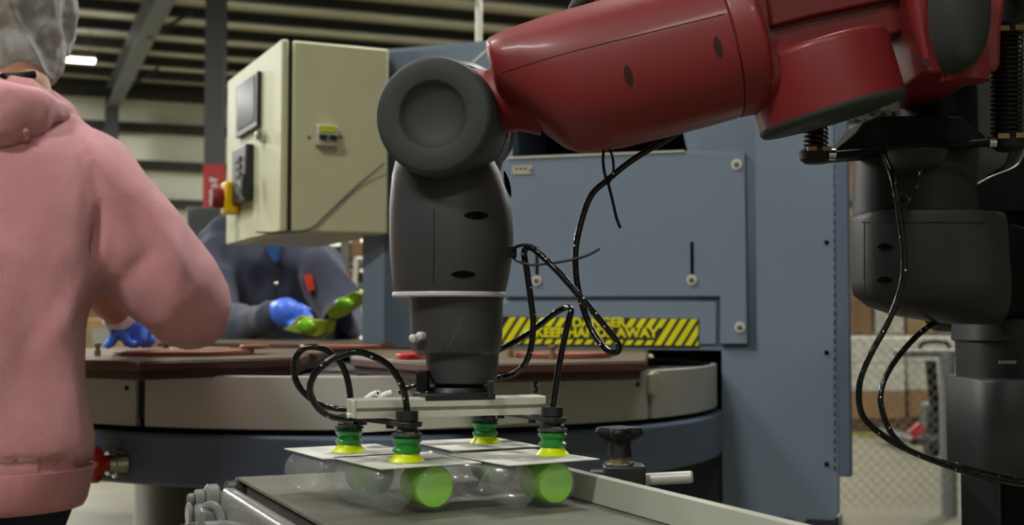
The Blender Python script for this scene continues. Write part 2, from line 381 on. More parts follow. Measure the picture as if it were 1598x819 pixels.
# tall rack with cartons further back
rk = thing('pallet_rack', 'tall storage rack full of brown cartons beyond the wire fence', 'rack', (4.6, 15.6, 0))
for xx in (3.9, 5.05, 6.2, 7.35):
    for yy in (15.2, 16.2): MB().box((xx, yy, 1.9), (.08, .08, 3.8)).obj('upright', STEELD, rk)
for z in (.9, 1.75, 2.6, 3.4):
    for yy in (15.2, 16.2): MB().box((5.6, yy, z), (3.5, .05, .1)).obj('beam', STEELD, rk)
k = 0
for z in (.0, .96, 1.81, 2.66):
    for i in range(9):
        xx = 4.12 + i * .385; h = .5 + .22 * random.random()
        k += 1
        carton((xx, 15.7, z), (.34, .8, h), random.choice([CARTON, CARTON2, CARTON, WRAP]),
               'carton on the %s shelf of the rack beyond the fence, %s from the machine' % (('floor', 'first', 'second', 'third')[(0, .96, 1.81, 2.66).index(z)],
               ('first', 'second', 'third', 'fourth', 'fifth', 'sixth', 'seventh', 'eighth', 'ninth')[i]), 'cartons on the rack beyond the fence', 0, tape=False)
# chain link fence
fx0, fx1, fD = 1.85, 4.4, 7.4
fn = thing('wire_fence', 'chain link fence with galvanised posts between the machine and the pallets', 'fence', (2.9, fD, 0))
H = 2.3; pit = .062; mb = MB()
def wire(a, b): mb.cyl(a, b, .0016, n=4)
n = int((fx1 - fx0 + H) / pit)
for i in range(n):
    a = fx0 - H + i * pit; lo = max(0, fx0 - a); hi = min(H, fx1 - a)
    if hi > lo: wire((a + lo, fD, lo + .05), (a + hi, fD, hi + .05))
    a = fx0 + i * pit; lo = max(0, a - fx1); hi = min(H, a - fx0)
    if hi > lo: wire((a - lo, fD + .004, lo + .05), (a - hi, fD + .004, hi + .05))
o = mb.obj('wire_mesh', GALV, fn); o['kind'] = 'stuff'
for i, xx in enumerate((fx0, fx1)): MB().cyl((xx, fD + .03, 0), (xx, fD + .03, 2.4), .03, n=14).obj('post', POSTM, fn)
pp = P(1480, 700, 7.45)
MB().cyl((pp.x, 7.45, 0), (pp.x, 7.45, P(1480, 548, 7.45).z), .046, n=16).obj('post', POSTM, fn)
MB().cyl((P(1395, 548, 7.45).x, 7.45, P(1395, 551, 7.45).z), (fx1, 7.45, P(1395, 547, 7.45).z), .022, n=12).obj('rail', POSTM, fn)
for z in (2.38,): MB().cyl((fx0, fD + .03, z), (fx1, fD + .03, z), .022, n=12).obj('rail', POSTM, fn)
# pallet jack
pj = thing('pallet_jack', 'black pallet jack with red forks standing behind the fence post', 'pallet jack', tuple(V((P(1460, 690, 10.8).x, 10.8, 0))))
jx = P(1456, 600, 10.8).x
MB().cyl((jx + .02, 10.8, .25), (P(1449, 560, 10.8).x, 10.75, P(1449, 562, 10.8).z), .045, n=12).obj('handle', BLACK, pj)
MB().tube([(jx - .12, 10.75, .82), (jx - .1, 10.74, .93), (jx + .1, 10.74, .93), (jx + .12, 10.75, .82)], .018).obj('grip', BLACK, pj)
MB().box((jx + .08, 10.85, .26), (.3, .2, .34)).obj('pump', DARKP, pj, bev=.03)
MB().box((jx + .1, 10.83, .5), (.2, .16, .06)).obj('red_cover', REDP, pj, bev=.01)
for s_ in (-.16, .2): MB().box((jx + s_ + .05, 11.35, .1), (.14, 1.0, .06)).obj('fork', DARKP, pj, bev=.01)
for s_ in (-.06, .2): MB().cyl((jx + s_ - .04, 10.7, .09), (jx + s_ + .05, 10.7, .09), .09, n=18).obj('wheel', RUBB, pj)
MB().box((jx - .16, 10.75, .2), (.12, .05, .08), V((.8, 0, .6)), Yv, V((-.6, 0, .8))).obj('foot_lever', REDP, pj)
# dark grey bin / machine behind, left of the cabinet
b = P(318, 400, 9.5)
t = thing('grey_locker', 'dark grey steel locker in front of the red column base', 'locker', (b.x, b.y, 0))
zt = P(318, 323, 9.5).z
MB().box((b.x, b.y + .25, zt / 2), (.27, .5, zt)).obj('locker_body', CSTL, t, bev=.01)
MB().box((b.x, b.y - .006, zt / 2), (.24, .012, zt - .06)).obj('locker_door', CSTL, t, bev=.003)
MB().box((b.x + .09, b.y - .02, zt - .3), (.015, .02, .1)).obj('locker_handle', DARKP, t, bev=.003)
# cartons behind the table on the left
for j, (x0, x1, y0, y1, D, m_, lb) in enumerate(((120, 200, 497, 560, 6.6, CARTON2, 'pale brown carton low behind the gloved hand'),
        (200, 300, 500, 560, 6.7, CARTON, 'brown carton behind the gloved hand of the worker in pink'),
        (110, 250, 452, 495, 7.4, CARTON, 'long brown carton behind the bare forearm of the worker in pink'),
        (250, 330, 455, 500, 7.5, CARTON2, 'brown carton hidden behind the pink sleeve'),)):
    c0, c1 = P(x0 + 1, y1, D), P(x1 - 1, y0, D); z0 = P(200, 560, 6.6).z - .004
    carton(((c0.x + c1.x) / 2, D + .2, z0), (c1.x - c0.x, .4, c1.z - z0), m_, lb, None, 0)
t = thing('work_table', 'low steel packing table carrying cartons behind the worker in pink', 'table', (-2.2, 6.9, 0))
zt = P(200, 560, 6.6).z
MB().box((-2.25, 7.1, zt - .02), (1.6, 1.4, .03)).obj('table_top', STEELD, t, bev=.004)
for xx in (-3.0, -1.5):
    for yy in (6.45, 7.75): MB().box((xx, yy, (zt - .035) / 2), (.05, .05, zt - .035)).obj('leg', STEELD, t)
lb_ = P(155, 520, 6.35)
# label on a carton
tag(MB().box(P(158, 527, 6.58), (px(30, 6.5), .006, px(30, 6.5))).obj('paper_label', mat('label_grey', '#8f9288', .7)), 'pale square paper label stuck on a carton behind the gloved hand', 'label')
# shelf with boxes right of the worker in navy
t = thing('storage_shelf', 'open steel shelf with cartons behind the worker in navy', 'shelf', (P(520, 500, 7.5).x, 7.7, 0))
a, b = P(470, 380, 7.5), P(640, 380, 7.5)
for xx in (a.x, (a.x + b.x) / 2 - .06, b.x):
    for yy in (7.5, 8.0): MB().box((xx, yy, 1.15), (.05, .05, 2.3)).obj('upright', STEELD, t)
for yy_ in (411, 445, 520):
    z = P(500, yy_, 7.5).z; MB().box(((a.x + b.x) / 2, 7.75, z), (b.x - a.x, .5, .03)).obj('shelf_board', STEELD if yy_ != 430 else ORANGE, t)
for (x0, x1, y0, yb, m_, lb) in ((490, 530, 388, 410, DARKP, 'dark crate on the top board of the shelf behind the worker in navy'),
        (530, 600, 382, 410, CARTON, 'big brown carton on the top board of the shelf behind the worker in navy'),
        (510, 556, 426, 444, ORANGE, 'orange brown carton on the middle board of the shelf'),
        (520, 560, 462, 519, WRAP, 'pale grey carton on the lower board of the shelf')):
    c0, c1 = P(x0, yb, 7.5), P(x1, y0, 7.5)
    carton(((c0.x + c1.x) / 2, 7.72, c0.z + .017), (c1.x - c0.x, .4, c1.z - c0.z), m_ if m_ is not ORANGE else mat('orange_carton', '#9a5a2c', .8), lb, None, 0)
# leaning white frame beside the machine edge
t = thing('white_frame', 'white upright frame leaning beside the left edge of the blue press', 'frame', tuple(P(555, 560, 5.2)))
for (p, q_) in (((548, 560), (556, 402)), ((568, 560), (574, 400))): MB().tube([P(*p, 5.2), P(*q_, 5.2)], px(4, 5.2), sub=1).obj('post', ALU, t)
MB().tube([P(556, 404, 5.2), P(574, 404, 5.2)], px(4, 5.2), sub=1).obj('crossbar', ALU, t)
z = P(548, 560, 5.2)
for p in ((548, 560), (568, 560)): a = P(*p, 5.2); MB().cyl(a, (a.x, a.y, 0), px(4, 5.2), n=8).obj('leg', ALU, t)

# ================================================================ BLUE PRESS
A_ = V((P(600, 500, 3.13).x, 3.13, 0)); B_ = V((P(1320, 500, 2.74).x, 2.74, 0))
MX = (B_ - A_).normalized(); MN = V((MX.y, -MX.x, 0)); MN = MN if MN.y < 0 else -MN
def PM(x, y, off=0): return RP(x, y, A_, MN, off)
zt = PM(600, 77).z; zb = PM(1290, 811).z
mroot = PM(930, 540); press = thing('blue_press', 'large blue grey sealing press with bolted cover plate behind the robot arm', 'press machine', (mroot.x, mroot.y + .3, 0), math.atan2(MX.y, MX.x))
def at_z(x, z): p = PM(x, 400); return V((p.x, p.y, z))
back = -MN * .04
mb = MB()
zh = PM(700, 543).z
def pl(pts): return [PM(*p) if len(p) == 2 and not isinstance(p[1], V) else p for p in pts]
zo0 = PM(900, 190).z; zo1 = PM(900, 243).z
mb.prism([at_z(566, zh), at_z(800, zh), at_z(800, zt), at_z(566, zt)], back)
mb.prism([at_z(800, zo0), PM(1062, 190), at_z(1062, zt), at_z(800, zt)], back)
mb.prism([PM(1062, 190), PM(1074, 240), at_z(1130, PM(1130, 541).z), at_z(1303, PM(1130, 541).z), at_z(1303, zt), at_z(1062, zt)], back)
mb.prism([at_z(800, PM(900, 541).z), at_z(1130, PM(1130, 541).z), PM(1074, 240), PM(800, 247)], back)
body = mb.obj('front_frame', MBLUE, press, ang=30)
mb = MB().prism([at_z(600, zh), at_z(790, zh), at_z(790, zt - .01), at_z(600, zt - .01)], -MN * .75)
mb.prism([at_z(790, zo0 + .01), at_z(1090, zo0 + .01), at_z(1090, zt - .01), at_z(790, zt - .01)], -MN * .75)
mb.prism([at_z(1090, zh), at_z(1180, zh), at_z(1180, zt - .01), at_z(1090, zt - .01)], -MN * .75)
mb.prism([at_z(790, zh), at_z(1090, zh), at_z(1090, zo1 - .02), at_z(790, zo1 - .02)], -MN * .75)
mb.obj('press_body', MBLUE, press, ang=30)
MB().prism([PM(640, 541, -.1), PM(1124, 541, -.1), PM(1124, 552, -.1), PM(640, 552, -.1)], -MN * .3).obj('press_platen', BLACK, press)
MB().box(PM(1215, 640, -.3), (.14, .5, .5), MX, MN).obj('column_box', MBLUE, press)
mb = MB().prism([at_z(1125, zb + .02), at_z(1127, zb), at_z(1296, zb), at_z(1303, zb + .012), at_z(1303, PM(1130, 541).z), at_z(1125, PM(1130, 541).z)], back)
mb.obj('press_column', MBLUE, press, ang=30)
MB().prism([PM(790, 180, -.3), PM(1090, 180, -.3), PM(1090, 260, -.3), PM(790, 260, -.3)], MN * .01).obj('recess_back', BLACK, press)
# legs to the floor
for x_ in (1150, 1285):
    for bk in (-.08, -.65):
        p = PM(x_ if bk > -.1 else x_ - 40, 700, bk); MB().box((p.x, p.y, zb / 2), (.07, .07, zb), MX, MN).obj('press_leg', MBLUE2, press)
_ = MB().prism([PM(885, 700, -.34), PM(1200, 700, -.34), at_z(1200, .0) - MN * .34, at_z(885, .0) - MN * .34], -MN * .3)
MB().box((PM(1010, 770, -.2)) * 1, (.62, .3, .3), MX, MN).obj('press_base', mat('machine_blue_dark', '#3b4350', .5), press, bev=.004)
MB().prism([PM(1106, 552, -.21), PM(1140, 552, -.21), PM(1140, 760, -.21), PM(1106, 760, -.21)], -MN * .02).obj('inner_panel', BLACK, press)
MB().prism([PM(640, 541, -.55), PM(1150, 541, -.55), at_z(1150, zc_ := CZ - .05) - MN * .55, at_z(640, zc_) - MN * .55], -MN * .02).obj('rear_shroud', BLACK, press)
MB().prism([PM(1010, 541, -.56), PM(1190, 541, -.56), at_z(1190, CZ - .3) - MN * .56, at_z(1010, CZ - .3) - MN * .56], -MN * .02).obj('rear_shroud', BLACK, press)
# cover plate
mb = MB().prism([PM(790, 247.5), PM(1070, 236.5), PM(1164, 238), PM(1168, 537), PM(1125, 537), PM(1125, 463), PM(790, 464)], MN * .012)
mb.obj('cover_plate', MBLUE, press, bev=.003)
MB().prism([PM(797, 246), PM(1070, 235.5), PM(1070, 238), PM(797, 249)], MN * .016).obj('plate_edge_strip', ALU, press)
MB().prism([PM(778, 470), PM(1119, 470), PM(1119, 538), PM(778, 536)], MN * .006).obj('lower_cover', MBLUE, press, bev=.003)
MB().prism([at_z(1306, PM(1315, 742).z), at_z(1327, PM(1315, 742).z), at_z(1327, zt), at_z(1306, zt)], MN * .02).obj('side_flange', MBLUE2, press, bev=.004)
def washer(x, y, off=.012, r=.0125):
    p = PM(x, y, off)
    w_ = MB().lathe(p, MN, [(r * .45, .0005), (r * .5, .004), (r * .9, .004), (r, .002), (r, 0), (r * .45, 0)], 24).obj('bolt_washer', ALU, press)
    MB().lathe(p, MN, [(r * .5, -.001), (r * .5, .006), (r * .25, .007), (r * .22, .003), (.0001, .003)], 6).obj('bolt_head', STEELD, w_)
for q_ in ((1150, 257), (1155, 511), (1080, 437), (838, 438)): washer(*q_)
for x_, y0, y1 in ((1080, 377, 430), (838, 385, 430)):
    a, b = PM(x_, y0, .012), PM(x_, y1, .012)
    MB().box((a + b) / 2, (.0075, .002, (a - b).length), MX, MN).obj('adjusting_slot', SLOT, press)
MB().box(PM(815, 265, .013), (.05, .003, .02), MX, MN).obj('name_plate', mat('name_plate_tin', '#a9a58c', .4), press)
for i in range(3): MB().box(PM(806 + i * 7, 263 + 0 * i, .0148), (.006, .001, .004), MX, MN).obj('plate_mark', SLOT, press)
MB().lathe(PM(828, 265, .014), MN, [(.004, 0), (.004, .003), (.0001, .004)], 10).obj('plate_screw', STEELD, press)
for y_ in (378, 550, 724): MB().lathe(PM(1290, y_, 0), MN, [(.005, 0), (.005, .003), (.0001, .004)], 10).obj('rivet', SLOT, press)
mb = MB()
for i in range(44): mb.box(PM(1302.5, 120 + i * 14.2, .0005), (.0025, .002, .011), MX, MN)
o = mb.obj('perforated_seam', SLOT, press); o['kind'] = 'stuff'
# danger sign
sg = MB().prism([PM(778, 493.5, .006), PM(1091, 497, .006), PM(1091, 540.5, .006), PM(778, 536, .006)], MN * .0015).obj('danger_sign', mat('sign_black', '#24201c', .45), press)
sg['label'] = 'black and yellow striped warning sign reading DANGER KEEP HANDS AWAY'
sy0 = lambda x: 494 + (x - 778) * 3.5 / 313
def stripe(x, a, b, wd=10):                  # slanted yellow bar between heights a..b of the sign
    y0 = sy0(x) + 42 * a + .8; y1 = sy0(x) + 42 * b - .2; sl = 26
    xa = x + sl * (1 - a); xb = x + sl * (1 - b)
    q4 = [(xa, y0), (xa + wd, y0), (xb + wd, y1), (xb, y1)]
    for lim, sg_ in ((779, 1), (1089.5, -1)):
        o_ = []
        for p, q_ in zip(q4, q4[1:] + q4[:1]):
            ip, iq = (p[0] - lim) * sg_ >= 0, (q_[0] - lim) * sg_ >= 0
            if ip: o_.append(p)
            if ip != iq: f_ = (lim - p[0]) / (q_[0] - p[0]); o_.append((lim, p[1] + (q_[1] - p[1]) * f_))
        q4 = o_
        if len(q4) < 3: return
    MB().prism([PM(*p, .0076) for p in q4], MN * .0006).obj('yellow_bar', mat('sign_yellow', '#d9d512', .4), sg)
x_ = 770
while x_ < 1100:
    if x_ + 9 < 815 or x_ > 1015: stripe(x_, 0, 1)
    else:
        if not (870 < x_ + 18 < 962): stripe(x_, 0, .36)
        stripe(x_, .8, 1)
    x_ += 15.7 if x_ < 1000 else 15.7
YS = MATS['sign_yellow']
MXr = (PM(1090, 540) - PM(778, 536)); MXr.z = 0
text('lettering', 'DANGER', PM(934, 503.5, .008), MXr, Zv, px(19, 3.0), YS, sg, off=.0011, sx=1.1)
text('lettering', 'KEEP HANDS AWAY', PM(929, 519.5, .008), MXr, Zv, px(19.5, 3.0), YS, sg, off=.0011, sx=1.1)
# cable up the top
tag(MB().tube([PM(700, 130, .03), PM(740, 97, .05), PM(778, 63, .04)], .0035, n=6).obj('thin_cable', ALU), 'thin pale cable slanting down the top of the blue press', 'cable')

# ================================================================ CONTROL CABINET
D0 = 2.98
cN = P(441, 360, D0); cL = P(356, 382, D0 * 1.18); cR = P(596, 368, D0 * 1.048)
for v in (cN, cL, cR): v.z = 0
dx = (cL - cN); dw = dx.length; dx.normalize(); dy = (cR - cN); dd = dy.length; dy = V((-dx.y, dx.x, 0)); dy = dy if dy.x > 0 else -dy
z0 = P(441, 361, D0).z; z1 = P(447, 61, D0).z
cab = thing('control_cabinet', 'cream steel control cabinet with a screen and yellow switch on its door', 'control cabinet', tuple(V((cN.x, cN.y, z0))))
def CB(a, b, c): return cN + dx * a + dy * b + Zv * (z0 + (z1 - z0) * c)     # a along door, b depth, c height
H_ = z1 - z0
dn = -dy                                    # door outward normal
MB().box(CB(dw / 2, .021 + (dd - .021) / 2, .5), (dw, dd - .021, H_), dx, dy).obj('cabinet_body', CREAM, cab, bev=.006)
MB().box(CB(dw / 2, .018, .5), (dw * .985, .016, H_ * .985), dx, dy).obj('door_gasket', RUBB, cab)
dr = MB().box(CB(dw / 2, .003, .5), (dw * 1.0, .018, H_), dx, dy).obj('door', CREAM, cab, bev=.004)
def RC(x, y, off=0): return RP(x, y, cN + dy * -.006, dn, off)
def on_door(name, x0, y0, x1, y1, th, m, par, bev=.002):
    a, b = RC(x0, y0), RC(x1, y1); c = (a + b) / 2; w_ = abs((b - a).dot(dx)); h_ = abs(a.z - b.z)
    return MB().box(c + dn * th / 2, (w_, th, h_), dx, dn).obj(name, m, par, bev=bev)
o = on_door('display_bezel', 375, 136, 408, 197, .012, DARKP, dr)
a, b = RC(377, 133), RC(406, 196); MB().box((RC(391, 162)) + dn * .013, ((a - b).dot(dx) * .88, .002, .115), dx, dn).obj('display_glass', SCREEN, o)
o = on_door('keypad', 375, 236, 396, 312, .022, DARKP, dr, .004)
for i in range(4):
    for j in range(3):
        MB().box(RC(385, 262) + dx * (j - 1) * .022 + Zv * (.02 - i * .02) + dn * .024, (.013, .006, .012), dx, dn).obj('key', STEELD, o)
MB().lathe(RC(412, 212), dn, [(.018, 0), (.018, .01), (.012, .012), (.011, .02), (.0001, .021)], 18).obj('door_lock', CHROME, dr)
o = MB().lathe(RC(392, 292), dn, [(.03, 0), (.03, .012), (.018, .016), (.016, .03), (.0001, .032)], 22).obj('selector_knob', DARKP, dr)
MB().box(RC(402, 290) + dn * .03, (.012, .02, .06), dx, dn).obj('door_handle', DARKP, dr, bev=.003)
o = MB().box(RC(371, 310) + dn * .02, (.06, .04, .085), dx, dn).obj('isolator_plate', YPL, dr, bev=.006)
MB().lathe(RC(371, 310) + dn * .04, dn, [(.026, 0), (.028, .01), (.024, .03), (.0001, .031)], 20).obj('isolator_knob', mat('isolator_red', '#74161a', .4), o)
# side face fittings
sn = -dx
def RS(x, y, off=0): return RP(x, y, cN, sn, off)
o = MB().box(RS(507, 213) + sn * .012, (.05, .024, .05), dy, sn).obj('breaker', mat('breaker_grey', '#a8a797', .5), cab, bev=.003)
MB().box(RS(507, 203) + sn * .0245, (.036, .004, .016), dy, sn).obj('breaker_label', mat('yellow_green_label', '#b9c421', .4), o)
for s_ in (-.012, .012): MB().box(RS(507, 216) + dy * s_ + sn * .028, (.018, .014, .012), dy, sn).obj('breaker_lever', mat('breaker_lever', '#1d2028', .4), o, bev=.002)
for x_ in (482, 530): MB().lathe(RS(x_, 214), sn, [(.004, 0), (.004, .003), (.0001, .004)], 10).obj('screw', STEELD, cab)
tag(MB().tube([RS(400, 362, .012), RS(440, 363, .008), RS(482, 358, .006), RS(510, 335, .006), RS(560, 288, .006), RS(600, 255, .02)], .0022, n=6).obj('thin_wire', DARKP),
    'thin grey wire slanting across the side of the cream cabinet', 'wire')
p = CB(dw * .5, dd, .5); MB().cyl(CB(dw * .35, dd - .01, .25), CB(dw * .35, dd + .12, .25), .03).obj('bracket', MBLUE2, cab)

# ================================================================ ROTARY TABLE
TC = V((-.312, 2.965, 0)); TR = .775
tt = thing('rotary_table', 'round rotary sealing table with steel rim and blue ring frame', 'rotary table', tuple(TC))
def zc(z): return CZ + z
def arc_band(name, m, r0, r1, z0, z1, a0, a1, n=60, par=None, bev=0, full=False):
    R = []
    for i in range(n + (0 if full else 1)):
        t = a0 + (a1 - a0) * i / n; d = V((math.sin(t), -math.cos(t), 0))
        R.append([TC + d * r0 + Zv * z0, TC + d * r1 + Zv * z0, TC + d * r1 + Zv * z1, TC + d * r0 + Zv * z1])
    return MB().rings(R, closed=full).obj(name, m, par or tt, bev=bev)
arc_band('ring_frame', MBLUE2, TR - .22, TR + .012, zc(-.287), zc(-.1965), 0, 2 * pi, 96, bev=.006, full=True)
MB().lathe(TC, Zv, [(TR - .03, zc(-.22)), (TR - .03, zc(-.18)), (.1, zc(-.18)), (.1, zc(-.22))], 72).obj('gap_ring', BLACK, tt)
MB().lathe(TC, Zv, [(.0001, zc(-.17)), (TR - .015, zc(-.17)), (TR - .015, zc(-.103)), (.0001, zc(-.103))], 72).obj('turntable_disc', STEELD, tt)
def ang(x, D=2.25):                          # angle on the rim of a pixel column
    d = ray(x, 600); d = V((d.x, d.y, 0)).normalized(); b = d.dot(TC); c = TC.length_squared - TR ** 2
    s_ = b - math.sqrt(max(b * b - c, 0)); p = d * s_ - TC; return math.atan2(p.x, -p.y)
segs = [(-1.6, ang(212)), (ang(226), ang(1011)), (ang(1018), 1.9), (1.93, 3.2), (3.23, 4.66)]
for a0, a1 in segs: arc_band('rim_plate', STEEL, TR - .014, TR, zc(-.1865), zc(-.095), a0, a1, 40, bev=.0015)
arc_band('rim_joint', DARKP, TR - .016, TR - .008, zc(-.172), zc(-.103), ang(208), ang(230), 4)
for a_ in (ang(198), ang(995)):
    d = V((math.sin(a_), -math.cos(a_), 0)); MB().lathe(TC + d * TR + Zv * zc(-.12), d, [(.0045, 0), (.0045, .001), (.0001, .001)], 10).obj('rim_screw', SLOT, tt)
# number plate 5
a_ = ang(835); d = V((math.sin(a_), -math.cos(a_), 0)); tX = V((math.cos(a_), math.sin(a_), 0))
pt = P(835, 609, 2.24); pt = TC + d * (TR + .001) + Zv * P(835, 605.5, (TC + d * TR).y).z
np_ = MB().box(pt, (.018, .002, .028), tX, d).obj('number_plate', WHITE, tt); np_['label'] = 'white plate with the number 5'
text('lettering', '5', pt + d * .0015, tX, Zv, .027, SLOT, np_, off=.0008, sx=.8)
# latch lever
a_ = ang(1007); d = V((math.sin(a_), -math.cos(a_), 0)); tX = V((math.cos(a_), math.sin(a_), 0)); pt = TC + d * (TR + .012)
mb = MB()
ptz = P(1007, 599, pt.y).z
mb.prism([V((pt.x, pt.y, ptz)) + tX * a + Zv * b for a, b in ((-.014, .018), (.0, .024), (.016, .02), (.014, .006), (.002, -.024), (-.014, -.014), (-.012, 0))], d * .012)
mb.obj('latch_lever', mat('latch_beige', '#b0ac94', .45), tt, bev=.003)
for (cx, rr) in ((0, .05),): MB().cyl(TC + Zv * 0, TC + Zv * zc(-.24), .535, n=72).obj('pedestal', mat('drum_steel', '#40382f', .3, .7, var=.2, scale=5, stretch=(3, 3, .2)), tt)
# e stop
a_ = ang(196); d = V((math.sin(a_), -math.cos(a_), 0)); dl = (d + V((-.75, 0, 0))).normalized(); pt = TC + d * (TR + .015); pt.z = P(196, 722, pt.y).z
es = MB().lathe(pt, dl, [(.026, -.01), (.026, .008), (.021, .01), (.021, .02)], 24).obj('estop_collar', CHROME, tt)
MB().lathe(pt, dl, [(.015, .015), (.015, .030), (.029, .032), (.033, .038), (.032, .055), (.025, .064), (.0001, .067)], 28).obj('estop_button', ESR, es)
MB().box(pt + dl * .06 + V((-.004, -.022, -.006)), (.006, .003, .02)).obj('button_mark', WHITE, es)
a_ = ang(190); d = V((math.sin(a_), -math.cos(a_), 0)); tX = V((math.cos(a_), math.sin(a_), 0)); pt = TC + d * (TR + .0205); pt.z = P(190, 690, pt.y).z
MB().box(pt, (.034, .002, .004), tX, d).obj('estop_legend', mat('legend_yellow', '#8a8a25', .5), tt)
# boards (tooling stations)
def board(name, label, cpts, th=.032, zz=-.068):
    # cpts: world XY list; two layers
    c = sum(cpts, V()) / len(cpts); t = thing(name, label, 'tooling board', (c.x, c.y, zc(zz - th)), 0, None)
    def lay(k, z0, z1, m, nm):
        MB().prism([V((c.x + (p.x - c.x) * k, c.y + (p.y - c.y) * k, zc(z0))) for p in cpts], Zv * (z1 - z0)).obj(nm, m, t, bev=.0015)
    lay(.97, zz - th, zz - th * .55, WOOD, 'lower_board'); lay(1, zz - th * .53, zz - .003, WOOD, 'upper_board'); lay(.995, zz - .003, zz, BOARDTOP, 'board_surface')
    return t, c
def rad(a, r): return TC + V((math.sin(a), -math.cos(a), 0)) * r
def station(a0, a1, label, r0=.3, r1=.9, zz=-.066):
    am = (a0 + a1) / 2; pts = [rad(a0, r1), rad(a0 * .33 + a1 * .67, r1 * 1.0) if 0 else rad(am, r1 * math.cos((a1 - a0) / 2) * 1.02), rad(a1, r1), rad(a1 - .1, r0), rad(a0 + .1, r0)]
    return board('tooling_board', label, pts, zz=zz)
def pxy(x, y, z=-.066): p = PZ(x, y, z); return V((p.x, p.y, 0))
b1, c1 = board('tooling_board', 'brown layered tooling board nearest the worker in pink', [pxy(-60, 556), pxy(218, 563.5), pxy(470, 556.5), V((-.42, 3.0, 0)), V((-.85, 3.25, 0)), V((-1.2, 2.9, 0))], zz=-.066)
b2, c2 = board('tooling_board', 'brown layered tooling board behind the robot wrist, at the rim numbered 5', [pxy(548, 556), pxy(700, 567), pxy(1008, 562.5), V((.32, 3.0, 0)), V((-.15, 3.05, 0)), V((-.36, 2.85, 0))], zz=-.066)
b3, c3 = board('tooling_board', 'brown tooling board across the table in front of the worker in navy', [V((-.92, 3.33, 0)), V((-.36, 3.12, 0)), V((-.2, 3.12, 0)), V((-.1, 3.72, 0)), V((-.45, 3.86, 0)), V((-.85, 3.75, 0))], zz=-.056)
def plate(x0, x1, y, m, label, th=.008, z=-.066, dep=.16, nm='tooling_plate'):
    a, b = PZ(x0, y, z), PZ(x1, y, z); c = (a + b) / 2; R = (b - a).length / 2; mb = MB()
    return tag(mb.prism([V((c.x + R * math.cos(t) * (1 if abs(math.cos(t)) < .8 else .97), c.y + dep * (1 + math.sin(t)) / 2 * 1.6, c.z + .0005)) for t in (2 * pi * i / 20 for i in range(20))], Zv * th).obj(nm, m, bev=.0015), label, 'plate')
plate(135, 370, 557, COPPER, 'reddish rounded tooling plate under the gloved hand of the worker in pink', .009, dep=.2)
plate(250, 345, 549.5, STEELD, 'grey metal tooling plate below the pink elbow', .007, z=-.062, dep=.1)
plate(800, 965, 560, COPPER, 'reddish tooling plate on the board behind the robot wrist', .009, dep=.12)
plate(610, 660, 561.5, mat('bright_red', '#a3201e', .35), 'bright red tooling plate half hidden by the robot wrist', .009, dep=.12)
plate(365, 410, 545.5, COPPER, 'small orange red plate on the far board, under the navy sleeve', .008, z=-.056, dep=.08)
plate(455, 590, 545, COPPER, 'long reddish plate on the far board below the green packs', .007, z=-.056, dep=.1)
for i, (x_, y_, lb) in enumerate(((152, 556, 'brass peg under the gloved hand'), (796, 558, 'pale peg on the board behind the robot wrist'), (862, 561, 'taller brass peg on the board near the hose'),
                                  (258, 549, 'dark peg on the board beside the blue glove'))):
    p = PZ(x_, y_, -.066); o = tag(MB().lathe(p + Zv * .001, Zv, [(.006, 0), (.006, .01), (.004, .011), (.004, .018), (.007, .019), (.007, .023), (.0001, .024)], 14).obj('locating_peg', BRASS if i != 3 else DARKP), lb, 'peg')

# ================================================================ CONVEYOR
CV = V((.40, -.917, 0)).normalized(); CR = V((-CV.y, CV.x, 0)); CR = CR if CR.x > 0 else -CR
BZ = -.174
FL = PZ(364, 741, BZ)
cvr = thing('belt_conveyor', 'narrow grey belt conveyor with pale side rail under the vacuum gripper', 'conveyor', (FL.x + .2, FL.y - .3, 0), math.atan2(CR.y, CR.x))
BW = .272; LEN = 1.05; rr = .021
def C(a, b, z=0): return FL + CR * a + CV * b + Zv * z          # a across, b toward the camera
# belt loop
prof = []
for i in range(13): t = pi / 2 + pi * i / 12; prof.append((math.cos(t) * rr, math.sin(t) * rr - rr))
prof = prof + [(LEN + math.cos(t) * rr, math.sin(t) * rr - rr) for t in (-pi / 2 + pi * i / 12 for i in range(13))]
inner = [(p[0] if 0 else (p[0] * 1.0 + (0 if 0 < p[0] < LEN else (.003 if p[0] <= 0 else -.003))), p[1] + (-.003 if p[1] > -rr else .003)) for p in prof]
mb = MB(); n = len(prof)
vs = [C(a, b + rr, z) for a in (0, BW) for b, z in prof] + [C(a, b + rr, z) for a in (0, BW) for b, z in inner]
fs = []
for i in range(n):
    j = (i + 1) % n
    fs += [(i, j, n + j, n + i), (2 * n + i, 3 * n + i, 3 * n + j, 2 * n + j), (i, 2 * n + i, 2 * n + j, j), (n + i, n + j, 3 * n + j, 3 * n + i)]
mb.add(vs, fs); belt = mb.obj('belt', BELT, cvr, ang=50)
MB().cyl(C(-.012, rr, -rr), C(BW + .012, rr, -rr), rr - .0035, n=28).obj('end_roller', DARKP, cvr)
MB().box(C(BW / 2, LEN / 2 + .02, -rr), (BW - .01, LEN - .06, rr * 1.3), CR, CV).obj('slider_bed', STEELD, cvr)
# left side frame: a rounded profile
def extr(pts, b0, b1, name, m, par=cvr, bev=0, k=1):
    return MB().rings([[C(a, b, z) for a, z in pts] for b in (b0, b1)]).obj(name, m, par, bev=bev)
extr([(-.002, -.014), (-.006, -.010), (-.012, -.010), (-.017, -.014), (-.0195, -.020), (-.020, -.055), (-.002, -.055)], .024, LEN, 'side_frame', GCAST)
extr([(BW + .004, -.055), (BW + .004, -.006), (BW + .03, -.006), (BW + .03, -.055)], .0, LEN, 'side_frame', GCAST, bev=.002)
